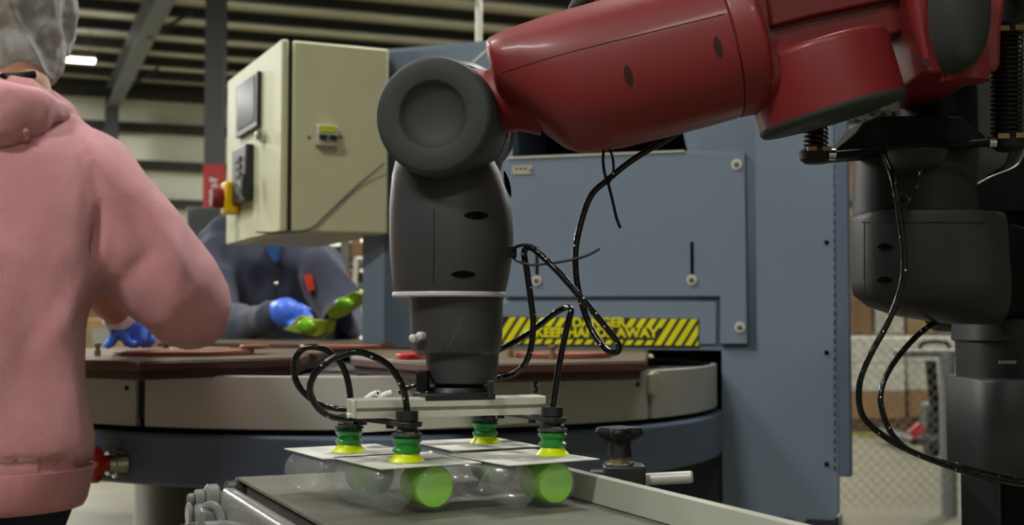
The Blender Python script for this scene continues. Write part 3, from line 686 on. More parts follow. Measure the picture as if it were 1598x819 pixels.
# pale guide rail on the right
p = PZ(760, 738, BZ); b0 = (p - FL).dot(CV)
extr([(BW - .004, .001), (BW - .004, .026), (BW + .000, .028), (BW + .004, .026), (BW + .004, .001)], max(b0, .05), LEN, 'guide_rail', RAILM)
# left end bearing castings
o = MB().box(C(-.036, .028, -.046), (.026, .06, .04), CR, CV).obj('bearing_block', GCAST, cvr, bev=.008, bseg=4)
MB().cyl(C(-.018, .014, -.024), C(-.034, .014, -.024), .017, n=24, bev=.003).obj('bearing_flange', GCAST, cvr)
MB().cyl(C(-.034, .014, -.024), C(-.045, .014, -.024), .012, n=20, bev=.002).obj('bearing_hub', GCAST, cvr)
MB().cyl(C(-.045, .014, -.024), C(-.053, .014, -.024), .008, n=16, bev=.002).obj('shaft_end', STEELD, cvr)
MB().cyl(C(-.05, .024, -.038), C(-.055, .024, -.038), .014, n=24, bev=.002).obj('locking_ring', GCAST, cvr)
MB().lathe(C(-.050, .034, -.054), -CR, [(.009, 0), (.009, .014), (.007, .0125), (.0001, .0125)], 6).obj('hex_bolt', CHROME, cvr)
MB().lathe(C(-.0495, .034, -.054), -CR, [(.0115, 0), (.0115, .004), (.0001, .004)], 20).obj('bolt_washer', CHROME, cvr)
MB().lathe(C(-.038, .07, -.05), -CR, [(.011, -.02), (.011, .006), (.0001, .007)], 20).obj('casting_boss', GCAST, cvr)
MB().tube([C(-.040, .05, -.027), C(-.032, .058, -.025), C(-.026, .064, -.034), C(-.024, .07, -.05)], .005, n=8).obj('casting_rib', GCAST, cvr)
for b in (.12, .95):
    for a in (-.018, BW + .017): q_ = C(a, b); MB().box((q_.x, q_.y, (q_.z - .055) / 2), (.03, .03, q_.z - .055), CR, CV).obj('stand_leg', STEELD, cvr)
# knob clamp on the far side of the rail
KD = 1.3
kc = thing('star_knob_clamp', 'black star knob clamp with a steel rod beside the conveyor rail', 'clamp', tuple(P(968, 756, KD)))
def K(x, y, D=KD): return P(x, y, D)
mb = MB(); kz0 = K(968, 692).z; kz1 = K(968, 665).z; kx = K(967, 680).x
R = []
for h, sc in ((kz0, .35), (kz0 + .004, .62), (kz0 + .009, .95), (kz1 - .005, 1), (kz1 - .001, .9), (kz1, .55), (kz1, .01)):
    R.append([V((kx, KD, h)) + V((math.cos(t), math.sin(t), 0)) * sc * .0205 * (1 + .22 * math.cos(4 * t + .5)) for t in (2 * pi * i / 48 for i in range(48))])
mb.rings(R).obj('knob_head', RUBB, kc)
MB().cyl((kx, KD, K(968, 712).z), (kx, KD, kz0 + .004), .0125, .011, n=20).obj('knob_stem', RUBB, kc)
MB().lathe((kx, KD, K(968, 721).z), Zv, [(.0105, 0), (.0105, .0065)], 6).obj('hex_nut', BRASS, kc, ang=20)
MB().lathe((kx, KD, K(968, 724).z), Zv, [(.016, 0), (.016, .0022)], 24).obj('washer', CHROME, kc)
MB().box(((K(940, 740).x + K(1006, 740).x) / 2, KD, K(968, 742).z), (px(64, KD), .036, px(36, KD))).obj('clamp_block', DARKP, kc, bev=.003)
rd_ = MB().cyl(K(1000, 748), P(1081, 744, KD - .01), px(9.5, KD), n=24, bev=.0015).obj('steel_rod', STEEL, kc)
MB().cyl(P(925, 740, KD + .01), K(946, 741), px(9, KD), n=20).obj('rod_stub', DARKP, kc)
p = C(BW + .03, 0); q_ = K(968, 765); MB().tube([V((q_.x, q_.y, q_.z + .012)), V((q_.x, q_.y, q_.z - .03)), V((q_.x - .06, q_.y - .05, q_.z - .04))], .011, sub=1).obj('clamp_post', DARKP, kc)

# ================================================================ PACKS
GU = V((.874, .486, 0)); GV = V((.486, -.874, 0))
CZc = -.130
cups = [('A', 545, 705), ('B', 635, 720), ('C', 757, 691), ('D', 862, 710)]
cpos = {k: PZ(x, y, CZc) for k, x, y in cups}
ctr = {'A': PZ(548, 703, CZc), 'B': PZ(632, 717, CZc), 'C': PZ(742, 692, CZc), 'D': PZ(815, 712, CZc)}
LB = {'A': 'clear blister pack on white card held up leftmost, under the rear left cup', 'B': 'clear blister pack with lime green tub nearest the camera, under the front cup',
      'C': 'clear blister pack on white card held at the back, under the farthest cup', 'D': 'clear blister pack with lime green tub nearest the pale rail'}
def make_pack(label):
    t = thing('blister_pack', label, 'blister pack', (0, 0, 0), 0, 'blister packs carried by the vacuum gripper')
    def L(u, v, z): return V((u, v, z))       # local: x = u, y = -v (away)
    MB().box((0, 0, -.0006), (.101, .112, .0012)).obj('card', CARD, t, bev=.0004)
    MB().box((.01, -.02, .0002), (.07, .03, .0003)).obj('printed_panel', mat('card_print_grey', '#8f918c', .5, hex2='#b9bab2', scale=60), t)
    for cx, nm in ((-.036, 'blister_lobe'), (.007, 'blister_lobe')):
        mb = MB(); rg = []
        for yv, sc in ((-.0535, .55), (-.052, .85), (-.048, 1), (.038, 1), (.045, .85), (.048, .55)):
            rg.append([V((cx + .0205 * sc * math.cos(t_), yv, -.0205 + .0205 * sc * math.sin(t_) - .0)) for t_ in (2 * pi * i / 28 for i in range(28))])
        mb.rings(rg); ob = mb.obj(nm, CLEAR, t, ang=60)
        if cx > 0:
            MB().lathe((cx, -.0, -.0205), V((0, -1, 0)), [(.0155, .012), (.0192, .014), (.0192, .046), (.0182, .0475), (.0001, .0475)], 36).obj('green_tub', LIME, t)
            MB().lathe((cx, -.0, -.0205), V((0, -1, 0)), [(.012, -.035), (.0165, -.03), (.0165, .011), (.0001, .011)], 28).obj('clear_tub', CLEAR, t)
        else:
            pass
    return t
proto = make_pack(LB['A']); rz = math.atan2(GU.y, GU.x)
bpy.context.view_layer.update()
for i, kk in enumerate('ABCD'):
    o = proto if i == 0 else copy_tree(proto); o['label'] = LB[kk]
    o.location = ctr[kk]; o.rotation_euler = (0, 0, rz + (0, .03, -.05, .06)[i])

# ================================================================ VACUUM GRIPPER
gr = thing('vacuum_gripper', 'vacuum gripper with pale aluminium beam and four green and yellow suction cups', 'gripper', tuple(PZ(700, 706, CZc)))
bz = P(552, 634, 1.235).z
bA, bB = PZ(552, 637, bz - CZ), PZ(844, 630.5, bz - CZ); bd = (bB - bA).normalized(); bn = V((bd.y, -bd.x, 0)); L_ = (bB - bA).length
hh = .0088
pr = [(-.014, -hh), (-.014, -hh + .006), (-.008, -hh + .007), (-.008, -.0005), (-.014, .001), (-.014, hh - .001), (-.013, hh), (.014, hh), (.014, -hh)]
MB().rings([[bA + bd * b - bn * a + Zv * z for a, z in pr] for b in (0, L_)]).obj('beam', ALU, gr)
o = MB().box(bA - bd * .002, (.004, .027, .0172), bd, bn).obj('beam_end_plate', ALU, gr, bev=.001)
MB().lathe(bA - bd * .004 - Zv * .006, -bd, [(.003, 0), (.003, .003), (.0001, .003)], 8).obj('end_screw', CHROME, gr)
# lower second profile seen behind the beam
lA, lB = P(560, 656, 1.33), P(844, 641, 1.42)
MB().box((lA + lB) / 2 + Zv * -.002, ((lB - lA).length, .02, .02), (lB - lA).normalized(), V((0, 1, 0))).obj('rear_beam', ALU, gr, bev=.0015)
# white elbow fittings on top of the beam
for (x0, y0, x1, y1) in ((570, 621, 590, 613), (592, 618, 612, 613)):
    MB().tube([P(x0, y0 + 4, 1.25), P((x0 + x1) / 2, (y0 + y1) / 2, 1.25), P(x1, y1, 1.25)], px(5, 1.25), n=12).obj('white_fitting', WHITE, gr)
a = P(590, 613, 1.24); MB().lathe(a, V((0, -1, 0)), [(.0012, 0), (.003, 0), (.003, .003), (.0012, .003), (.0012, 0)], 16).obj('fitting_ring', WHITE, gr)
for kk in 'ABCD':
    p = cpos[kk]; s_ = 1.0
    f = MB().lathe(p, Zv, [(.0001, .023), (.0115, .023), (.0115, .0285), (.0095, .030), (.0095, .0375)] + ([(.0105, .038), (.0105, .0465), (.0001, .0465)] if kk in 'BD' else [(.0001, .0375)]), 24).obj('cup_fitting', DARKP, gr)
    MB().lathe(p, Zv, [(.0165, 0.0), (.0168, .0008), (.0125, .0055), (.0115, .0075), (.0001, .0075)], 36).obj('cup_lip', YELC, f)
    MB().lathe(p, Zv, [(.0115, .0075), (.0135, .0095), (.0138, .0115), (.0112, .0135), (.0112, .016), (.0135, .0185), (.0142, .0205), (.0120, .0225), (.0001, .0225)], 36).obj('cup_bellows', GREENC, f)
    MB().lathe(p, Zv, [(.0120, .0225), (.0148, .0238), (.0142, .0258), (.0115, .027), (.0001, .027)], 36).obj('cup_collar', CLEARC, f)
    MB().box(p + Zv * .0265 + V((.004, -.0105, 0)), (.008, .003, .0025)).obj('fitting_mark', STEELD, f)
for a, b in (('A', 'B'), ('C', 'D')):
    pa, pb = cpos[a] + Zv * .0345, cpos[b] + Zv * .0345; dd_ = (pb - pa).normalized()
    nn = V((dd_.y, -dd_.x, 0))
    MB().rings([[pa + dd_ * k_ + nn * w_ + Zv * z_ for w_, z_ in ((-wd, -.0022), (wd, -.0022), (wd, .0022), (-wd, .0022))] for k_, wd in
                ((-.012, .006), (-.008, .011), (.01, .011), (.02, .006), ((pb - pa).length - .02, .006), ((pb - pa).length - .01, .011), ((pb - pa).length + .009, .011), ((pb - pa).length + .014, .006))]).obj('cross_arm', DARKP, gr, bev=.0006)
    for f_ in (.25, .72): MB().cyl(pa.lerp(pb, f_) - Zv * .006, pa.lerp(pb, f_) - Zv * .001, .004, n=10).obj('arm_screw', DARKP, gr)

# ================================================================ ROBOT ARM
ra = thing('industrial_robot', 'red and charcoal industrial robot arm reaching in with its grey wrist hanging down', 'robot arm', tuple(P(705, 600, 1.26)))
WD = 1.265
def ringat(y, x0, x1, D=WD, n=48, ex=2.0, dep=1.0):
    a, b = P(x0, y, D), P(x1, y, D); c = (a + b) / 2; r = (b.x - a.x) / 2
    return [c + V((r * math.cos(t), r * dep * math.sin(t), 0)) for t in (2 * pi * i / n for i in range(n))]
barrel = MB().rings([ringat(*q_) for q_ in ((216, 640, 752), (232, 628, 762), (250, 618, 771), (275, 612, 784), (300, 609.5, 792), (330, 607.5, 799), (370, 607.5, 801.5), (400, 609, 799.5),
                                         (430, 611.5, 795), (450, 613.5, 790.5), (456, 616, 788))]).obj('wrist_barrel', CHAR, ra, ang=50)
MB().rings([ringat(*q_) for q_ in ((456, 613, 789), (458, 612, 790), (462, 612, 790), (464, 614, 788))]).obj('pale_ring', PALE, ra)
MB().rings([ringat(*q_) for q_ in ((463, 638, 786), (470, 639.5, 785), (520, 640, 784), (545, 642, 782), (553, 652, 776))]).obj('wrist_neck', CHAR, ra, ang=50)
MB().rings([ringat(*q_) for q_ in ((539, 664, 779), (541, 663, 780), (544, 664, 779), (585, 665.5, 777), (596, 668, 775), (598, 672, 770))]).obj('wrist_cuff', CHAR, ra, ang=50)
MB().rings([ringat(*q_) for q_ in ((597, 676, 756), (605, 678, 754))]).obj('tool_flange', BLACK, ra)
MB().rings([ringat(*q_) for q_ in ((603, 664, 766), (611, 660, 768), (613, 656, 764))]).obj('tool_disc', DARKP, ra)
c = (P(652, 617, 1.25) + P(764, 617, 1.25)) / 2; MB().box(c, (px(112, 1.25), .05, .007), bd, bn).obj('tool_plate', DARKP, ra, bev=.0015)
MB().box(P(765, 607, 1.23), (.006, .012, .016)).obj('tool_clip', DARKP, ra, bev=.001)
MB().box(P(660, 594, 1.24), (.012, .02, .02)).obj('air_fitting', BLACK, ra, bev=.002)
for x_, y_ in ((646, 528), (657, 524)):
    d = V((-.55, -.83, 0)); MB().lathe(P(x_, y_, 1.228), d, [(.004, -.006), (.004, .003), (.0025, .0045), (.0001, .005)], 12).obj('side_plug', PALE, ra)
# seams and grip slots on the barrel: points on its surface
def onbar(x, y, grow=0.0):                   # front surface point of the barrel for a pixel
    rows_ = ((216, 640, 752), (250, 618, 771), (275, 612, 784), (300, 609.5, 792), (330, 607.5, 799), (370, 607.5, 801.5), (400, 609, 799.5), (430, 611.5, 795), (456, 616, 788), (463, 638, 786), (470, 639.5, 785), (520, 640, 784), (545, 642, 782))
    for r0, r1 in zip(rows_, rows_[1:]):
        if r0[0] <= y <= r1[0]:
            f_ = (y - r0[0]) / (r1[0] - r0[0]); x0 = r0[1] + (r1[1] - r0[1]) * f_; x1 = r0[2] + (r1[2] - r0[2]) * f_
    a, b = P(x0, y, WD), P(x1, y, WD); cx = (a.x + b.x) / 2; r = (b.x - a.x) / 2 + grow
    d = ray(x, y); A2 = d.x ** 2 + d.y ** 2; B2 = -2 * (d.x * cx + d.y * WD); C2 = cx * cx + WD * WD - r * r
    disc = B2 * B2 - 4 * A2 * C2
    t_ = (-B2 - math.sqrt(max(disc, 0))) / (2 * A2); p = V((0, 0, CZ)) + d * t_
    return p, V((p.x - cx, p.y - WD, 0)).normalized()
MB().tube([onbar(678 - (y - 275) * .01, y, .00005)[0] for y in range(276, 455, 12)], .00045, n=6, sub=1).obj('shell_seam', SEAM, ra)
def slot_at(fn, x, y, wpx, hpx, name, par, m=SLOT, D=1.2, tilt=0):
    # an eye shaped pocket: a flat patch, its inner shade painted as dark colour
    n_ = 28; ring = []
    for k_, sc in ((.0006, 1.0), (.0005, .8), (.00045, .45), (.00045, .02)):
        r = []
        for i in range(n_):
            t = 2 * pi * i / n_; ex = math.cos(t); ey = math.sin(t) * (1 - .25 * abs(math.cos(t)))
            u = ex * wpx * sc; v = ey * hpx * sc; ct, st = math.cos(tilt), math.sin(tilt)
            p, nn = fn(x + u * ct - v * st, y + u * st + v * ct); r.append(p + nn * k_)
        ring.append(r)
    return MB().rings(ring, cap0=False).obj(name, m, par, ang=60)
for x_, y_, a, b in ((743, 336, 19, 6.5), (723, 428, 19, 6)): slot_at(onbar, x_, y_, a, b, 'grip_slot', ra)
slot_at(onbar, 791, 287, 4, 22, 'grip_slot', ra, tilt=-.25)
MB().tube([onbar(x_, y_, .0003)[0] for x_, y_ in ((722, 490), (718, 505), (712, 520), (705, 533), (697, 541))], .0004, n=5).obj('shell_scratch', STEELD, ra)
# round joint cap
fa = V((-.16, -1, -.02)).normalized(); cf = P(675, 178.5, 1.175); r_ = px(94, 1.175)
MB().lathe(cf, fa, [(.0001, -.105), (r_ * .80, -.105), (r_ * .96, -.098), (r_ * 1.01, -.08), (r_ * 1.02, -.02), (r_ * .995, -.006), (r_ * .96, -.0015), (r_ * .90, 0), (r_ * .60, .0005), (r_ * .565, -.0006), (r_ * .545, -.003), (r_ * .47, -.0065), (r_ * .35, -.0095), (r_ * .18, -.0112), (.0001, -.0118)], 72).obj('joint_cap', CAPG, ra, ang=70)
c2_ = cf - fa * .105
MB().lathe(c2_, fa, [(.0001, -.03), (r_ * .9, -.03), (r_ * .95, -.026), (r_ * .95, 0), (.0001, .001)], 56).obj('joint_hub', mat('hub_red_grey', '#3c2b2e', .4), ra)
MB().lathe(P(713, 190, 1.335), fa, [(.0001, -.02), (.058, -.02), (.0625, -.015), (.0625, .012), (.058, .02), (.0001, .02)], 64).obj('rear_joint_cap', DARKP, ra)
# forearm (arm frame)
AD = 1.2; kA = AD / F; AO = P(790, 110, AD); U = V((.968, 0, .25)).normalized(); Wd = V((.25, 0, -.968)).normalized()
def AF(s_, t_, d=0): return AO + U * s_ * kA + Wd * t_ * kA + Yv * d
st = []
for s_, t0, t1, dp, ex in ((-23, -40, 24, .035, 2.4), (-21, -48, 33, .045, 2.4), (-14, -53, 44, .05, 2.4), (4, -57, 66, .052, 2.4), (24, -60, 92, .056, 2.4), (45, -62, 122, .060, 2.3), (61, -63.5, 141, .063, 2.3),
                           (80, -65, 153, .066, 2.2), (105, -66, 160, .068, 2.2), (150, -67, 163, .069, 2.2), (220, -68, 164.5, .069, 2.2), (300, -68, 164, .069, 2.2), (336, -68, 163, .069, 2.2)):
    st.append((AF(s_, (t0 + t1) / 2, 0), Wd * (t1 - t0) / 2 * kA, Yv * dp, ex))
fore = loft_el(MB(), st, 64).obj('forearm_shell', RED, ra, ang=60)
def on_fore(s_, t_, grow=0):                 # front surface point of the forearm at arm coordinates
    for q0, q1 in zip(FS, FS[1:]):
        if q0[0] <= s_ <= q1[0]:
            f_ = (s_ - q0[0]) / (q1[0] - q0[0]); t0, t1, dp, ex = (q0[i] + (q1[i] - q0[i]) * f_ for i in range(1, 5))
    m_ = (t0 + t1) / 2; h_ = (t1 - t0) / 2; x = min(abs((t_ - m_) / h_), .999)
    dpt = dp * (1 - x ** ex) ** (1 / ex); p = AF(s_, t_, -dpt - grow)
    return p, V((0, -1, 0)) + Wd * (t_ - m_) / h_ * .5
FS = [(-23, -40, 24, .035, 2.4), (-14, -53, 44, .05, 2.4), (4, -57, 66, .052, 2.4), (24, -60, 92, .056, 2.4), (45, -62, 122, .060, 2.3), (61, -63.5, 141, .063, 2.3),
      (80, -65, 153, .066, 2.2), (105, -66, 160, .068, 2.2), (150, -67, 163, .069, 2.2), (220, -68, 164.5, .069, 2.2), (336, -68, 163, .069, 2.2)]
MB().tube([on_fore(s_, 17 + (s_ + 5) * .012, -.0002)[0] for s_ in range(-12, 336, 9)], .0006, n=6, sub=1).obj('shell_seam', SEAMR, ra)
def fslot(s_, t_):
    return slot_at(lambda a, b: on_fore(a, b), s_, t_, 6, 16, 'grip_slot', ra, mat('slot_red_shade', '#2a0a0b', .6), tilt=.0)
def pix2arm(x, y):
    v = V((x - 790, y - 110)); f_ = 1.0
    return v.x * .968 - v.y * .25, v.x * .25 + v.y * .968
# neck between forearm and joint
def ell(x, y, D, rw, rd, ax):                # ring centre pixel, radii in px / m, axis in image plane
    a = V(ax).normalized(); return (P(x, y, D), V((a.x, 0, -a.y)) * px(rw, D), Yv * rd)
loft_el(MB(), [ell(735, 165, 1.255, 60, .045, (.1, 1)), ell(765, 163, 1.25, 52, .045, (0, 1)), ell(790, 162, 1.24, 46, .045, (-.1, 1)), ell(815, 158, 1.23, 46, .045, (-.1, 1)), ell(850, 150, 1.22, 62, .05, (-.1, 1))], 40).obj('forearm_neck', RED, ra, ang=60)
loft_el(MB(), [ell(800, 190, 1.27, 26, .03, (-.3, 1)), ell(782, 205, 1.29, 24, .03, (-1, .6)), ell(768, 240, 1.30, 20, .03, (-1, .1)), ell(764, 270, 1.31, 17, .03, (-1, 0))], 32).obj('lower_neck', RED, ra, ang=60)
for sp_ in ((972, 141), (1110, 97)):
    a_, b_ = pix2arm(*sp_); fslot(a_ * .965 + 6, b_ * .98)
# grey knob on top of the forearm
loft_el(MB(), [(AF(118, -62, .01), Wd * 3 * kA, Yv * .012), (AF(122, -68, .01), Wd * 9 * kA, Yv * .016), (AF(135, -76, .01), Wd * 14 * kA, Yv * .018), (AF(152, -82, .01), Wd * 16 * kA, Yv * .018), (AF(162, -80, .01), Wd * 14 * kA, Yv * .016), (AF(166, -78, .01), Wd * 8 * kA, Yv * .01)], 24, 2.6).obj('top_knob', CAPG, ra)
# elbow collar
MB().rings([[p for p in r] for r in [[AF(s_, 47.5, 0) + Wd * 116 * g * kA * math.cos(t) + Yv * -.0705 * g * math.sin(t) for t in (2 * pi * i / 64 for i in range(64))]
            for s_, g in ((337.5, .97), (339, .99), (342, 1), (368, 1.01), (376, 1.025), (382, 1.0), (386, .95))]]).obj('elbow_collar', RED, ra, ang=60)
MB().rings([[AF(s_, 47.5, 0) + Wd * 115.5 * g * kA * math.cos(t) + Yv * -.0695 * g * math.sin(t) for t in (2 * pi * i / 64 for i in range(64))] for s_, g in ((334, .985), (339, .985))]).obj('collar_seam', SEAMR, ra)
# lower elbow drum with its grey cap below
DR = 113; dc = AF(0, 0); a_, b_ = pix2arm(1280, 101); dO = AF(a_, b_ - 6, .0); Wd2 = V((.275, 0, -.961)).normalized()
drr = DR * kA * 1.02
MB().lathe(dO - Wd2 * .012, Wd2, [(.0001, 0), (drr * .93, 0), (drr * .985, .002), (drr, .006), (drr * 1.0, .05), (drr * 1.0, .062), (.0001, .062)], 72).obj('elbow_drum', RED, ra, ang=50)
MB().lathe(dO + Wd2 * .0495, Wd2, [(drr * .98, 0), (drr * 1.01, .001), (drr * 1.01, .004), (drr * .97, .007), (drr * .7, .009), (drr * .3, .010), (.0001, .0105)], 72).obj('drum_cap', CAPG, ra, ang=60)
# bridge between collar and drum
loft_el(MB(), [(AF(378, 105, 0), Wd * 56 * kA, Yv * .052, 3), (AF(400, 108, 0), Wd * 44 * kA, Yv * .05, 3), (AF(430, 112, .0), Wd * 38 * kA, Yv * .045, 3), (AF(470, 112, 0), Wd * 36 * kA, Yv * .04, 3)], 40).obj('elbow_bridge', RED, ra, ang=60)
# upper elbow block
def ablock(pts, d0, d1, name, m, bev=.004, par=ra): return MB().prism([AF(*pix2arm(*p), d0) for p in pts], Yv * (d1 - d0)).obj(name, m, par, bev=bev, bseg=3)
ablock([(1235, -40), (1480, -60), (1475, 60), (1413, 50), (1330, 74), (1181, 111), (1140, -25)], .0, .05, 'elbow_block', REDIN, .004)
ablock([(1195, -60), (1500, -110), (1500, -24), (1397, 0), (1267, 28), (1205, 44)], -.008, .002, 'elbow_cover', REDIN, .003)
ablock([(1402, -60), (1560, -60), (1542, 60), (1540, 118), (1530, 127), (1430, 128), (1424, 106), (1413, 50)], -.045, .16, 'upper_arm_shell', RED, .012)
MB().cyl(P(1490, -30, 1.26), P(1575, -110, 1.26), .05, n=28).obj('upper_arm_link', RED, ra)
# oval grey cap at the right
cc = P(1512, 8, 1.12); oa = V((.25, -1, .1)).normalized()
a_, b_, c_ = fr(oa)
R = []
for g, h in ((1.0, -.03), (1.0, -.004), (.95, .002), (.8, .006), (.5, .009), (.02, .010)):
    R.append([cc + oa * h + (V((math.cos(t) * px(38, 1.12), 0, 0)) + Zv * math.sin(t) * px(96, 1.12)) * g + V((0, .25 * math.cos(t) * px(38, 1.12) * g, 0)) for t in (2 * pi * i / 56 for i in range(56))])
MB().rings(R).obj('shoulder_cap', mat('cap_grey_shaded', '#2b2e2d', .6, spec=.3), ra, ang=60)  # cap grey made darker, standing in for weaker light on this side
MB().lathe(P(1505, 70, 1.16), V((0, 0, -1)), [(.0001, -.01), (.018, -.01), (.022, .02), (.021, .034), (.0001, .036)], 32).obj('shoulder_knuckle', RED, ra)
MB().lathe(P(1446, 98, 1.125), V((0, -1, 0)), [(.004, -.002), (.004, .001), (.0001, .0012)], 12).obj('shell_screw', SEAMR, ra)

# ================================================================ ROBOT BODY (right)
rb = thing('robot_body', 'black and charcoal robot torso with coil springs at the right edge of the picture', 'robot body', (P(1560, 800, 1.6).x, 1.62, 0))
def RRing(y, x0, x1, D, ex=2.0, dep=1.0, n=48):
    a, b = P(x0, y, D), P(x1, y, D); c = (a + b) / 2; r = (b.x - a.x) / 2; o_ = []
    for i in range(n):
        t = 2 * pi * i / n; ct, s_ = math.cos(t), math.sin(t)
        o_.append(c + V((r * math.copysign(abs(ct) ** (2 / ex), ct), r * dep * math.copysign(abs(s_) ** (2 / ex), s_), 0)))
    return o_
MB().rings([RRing(120, 1412, 1520, 1.36), RRing(200, 1405, 1522, 1.36), RRing(246, 1400, 1520, 1.36)]).obj('black_neck', BLACK, rb)
D2 = 1.28
mb = MB().prism([P(*p, D2) for p in ((1300, 237), (1336, 205), (1346, 190), (1372, 180), (1500, 182), (1512, 190), (1538, 212), (1540, 224), (1300, 243))], Yv * .07)
mb.obj('spring_plate', BLACK, rb, bev=.003)
MB().cyl(P(1296, 242, 1.27), P(1548, 222, 1.27), px(6, 1.27), n=20).obj('spring_rod', BLACK, rb)
for (x_, y_) in ((1297, 241), (1547, 222)): MB().cyl(P(x_ - 5, y_, 1.27), P(x_ + 6, y_, 1.27), px(9, 1.27), n=18).obj('rod_collar', CHROME, rb)
MB().rings([RRing(236, 1382, 1478, 1.27), RRing(255, 1388, 1470, 1.27), RRing(266, 1402, 1456, 1.27), RRing(272, 1420, 1440, 1.27)]).obj('lower_bowl', DARKP, rb, ang=60)
def spring(x, y0, y1, rpx, turns, D, name='coil_spring'):
    pts = []; N_ = int(turns * 18); a0 = P(x, y0, D); a1 = P(x, y1, D); r = px(rpx, D)
    for i in range(N_ + 1):
        t = 2 * pi * i / 18; c = a0.lerp(a1, i / N_); pts.append(c + V((math.cos(t) * r, math.sin(t) * r, 0)))
    return MB().tube(pts, px(2.0, D), n=7, sub=1).obj(name, mat('spring_steel', '#2a2522', .3, .7), rb)
spring(1273, 188, 234, 18, 6.5, 1.28)
MB().cyl(P(1273, 170, 1.28), P(1273, 236, 1.28), px(12, 1.28)).obj('spring_core', BLACK, rb)
MB().rings([RRing(232, 1252, 1294, 1.28), RRing(236, 1247, 1299, 1.28), RRing(249, 1249, 1298, 1.28), RRing(255, 1256, 1290, 1.28)]).obj('spring_cup', RUBB, rb)
for x_ in (1262, 1285): MB().box(P(x_, 235, 1.28) + V((0, -.0145, 0)), (.009, .004, .004)).obj('spring_clip', BRASS, rb)
spring(1571, 52, 218, 23, 23, 1.28)
MB().cyl(P(1571, 40, 1.28), P(1571, 220, 1.28), px(17, 1.28)).obj('spring_core', BLACK, rb)
MB().rings([RRing(211, 1550, 1596, 1.28), RRing(217, 1545, 1602, 1.28), RRing(230, 1549, 1600, 1.28), RRing(236, 1558, 1592, 1.28)]).obj('spring_cup', RUBB, rb)
MB().rings([RRing(40, 1546, 1598, 1.28), RRing(50, 1544, 1600, 1.28), RRing(54, 1548, 1596, 1.28)]).obj('spring_seat', DARKP, rb)
for x_, y_ in ((1556, 216), (1583, 215), (1556, 50), (1582, 49)): MB().box(P(x_, y_, 1.28) + V((0, -.0165, 0)), (.011, .004, .005)).obj('spring_clip', BRASS, rb)
# shoulder housing at the top right and grey back panel with bright edge
MB().rings([RRing(-120, 1530, 1680, 1.36), RRing(0, 1540, 1650, 1.36), RRing(40, 1541, 1640, 1.36)]).obj('spring_tower', DARKP, rb, ang=60)
MB().prism([P(*p, 1.5) for p in ((1517, 120), (1640, 120), (1640, 235), (1600, 240), (1521, 290))], Yv * .04).obj('back_panel', CAPG, rb, bev=.003)
MB().tube([P(1518, 122, 1.49), P(1519, 200, 1.49), P(1521, 292, 1.49)], px(1.8, 1.5), n=8, sub=1).obj('panel_trim', CHROME, rb)
mb = MB(); up_ = smooth([P(*p, 1.45) for p in ((1519, 291), (1545, 276), (1580, 262), (1594, 248), (1602, 225))], 5); lo_ = [P(p_[0], p_[1], 1.45) for p_ in ((1660, 225), (1660, 330), (1519, 330))]
mb.prism(up_ + lo_, Yv * .2).obj('black_housing', BLACK, rb, bev=.006)
MB().tube(up_, px(1.5, 1.45), n=8, sub=1).obj('housing_trim', CHROME, rb)
# big charcoal joint housing
MB().rings([RRing(236, 1336, 1518, 1.36), RRing(250, 1335, 1519, 1.36), RRing(340, 1333, 1521, 1.36)]).obj('joint_upper_shell', CHAR2, rb, ang=50)
MB().rings([RRing(332, 1340, 1520, 1.34, 2.3, .9), RRing(336, 1333, 1556, 1.34, 2.6, .9), RRing(345, 1332, 1560, 1.34, 2.6, .9), RRing(440, 1334, 1566, 1.34, 2.6, .9), RRing(460, 1338, 1566, 1.34, 2.6, .9), RRing(478, 1360, 1566, 1.34, 2.6, .85),
            RRing(492, 1398, 1564, 1.34, 2.6, .8), RRing(502, 1455, 1562, 1.34, 2.4, .7), RRing(506, 1490, 1560, 1.34, 2.2, .6)]).obj('joint_lower_shell', CHAR2, rb, ang=60)
jc = (P(1332, 400, 1.34) + P(1560, 400, 1.34)) / 2
def onj(x, y, up=False):                     # crude front point of the housing
    if y < 335: x0, x1, D, ex, dep = 1335, 1519, 1.36, 2.0, 1.0
    else: x0, x1, D, ex, dep = 1333, 1563, 1.34, 2.6, .9
    a, b = P(x0, y, D), P(x1, y, D); cx = (a.x + b.x) / 2; r = (b.x - a.x) / 2
    Dg = D - r * .9
    for _ in range(12):
        X = P(x, y, Dg).x; u = min(abs((X - cx) / r), .995); Dg = D - r * dep * (1 - u ** ex) ** (1 / ex)
    p = P(x, y, Dg); return p, V((p.x - cx, p.y - D, 0)).normalized()
for x_, y_, a, b in ((1462, 292, 13, 5.5), (1381, 385, 12, 5.5), (1381, 437, 12, 5.5)): slot_at(onj, x_, y_, a, b, 'grip_slot', rb)
MB().tube([onj(1349, y)[0] + V((0, -.0001, 0)) for y in range(345, 462, 8)], .0006, n=6, sub=1).obj('shell_seam', SEAM, rb)
MB().tube([onj(x_, 347)[0] for x_ in range(1345, 1540, 10)], .0005, n=6, sub=1).obj('shell_seam', SEAM, rb)
# upper torso and shoulder beside and above the picture frame
MB().prism([P(*p, 1.5) for p in ((1612, 330), (1612, -260), (1900, -260), (1900, 330))], Yv * .22).obj('torso', BLACK, rb, bev=.02)
MB().rings([RRing(-118, 1500, 1760, 1.5, 3), RRing(-150, 1490, 1780, 1.5, 3), RRing(-260, 1520, 1760, 1.5, 3)]).obj('shoulder_housing', CHAR2, rb, ang=50)
MB().cyl(P(1560, -100, 1.2), P(1620, -160, 1.55), .06, n=28).obj('shoulder_link', CHAR2, rb)
MB().cyl(P(1560, 420, 1.4), P(1700, 430, 1.6), .05, n=28).obj('joint_link', BLACK, rb)
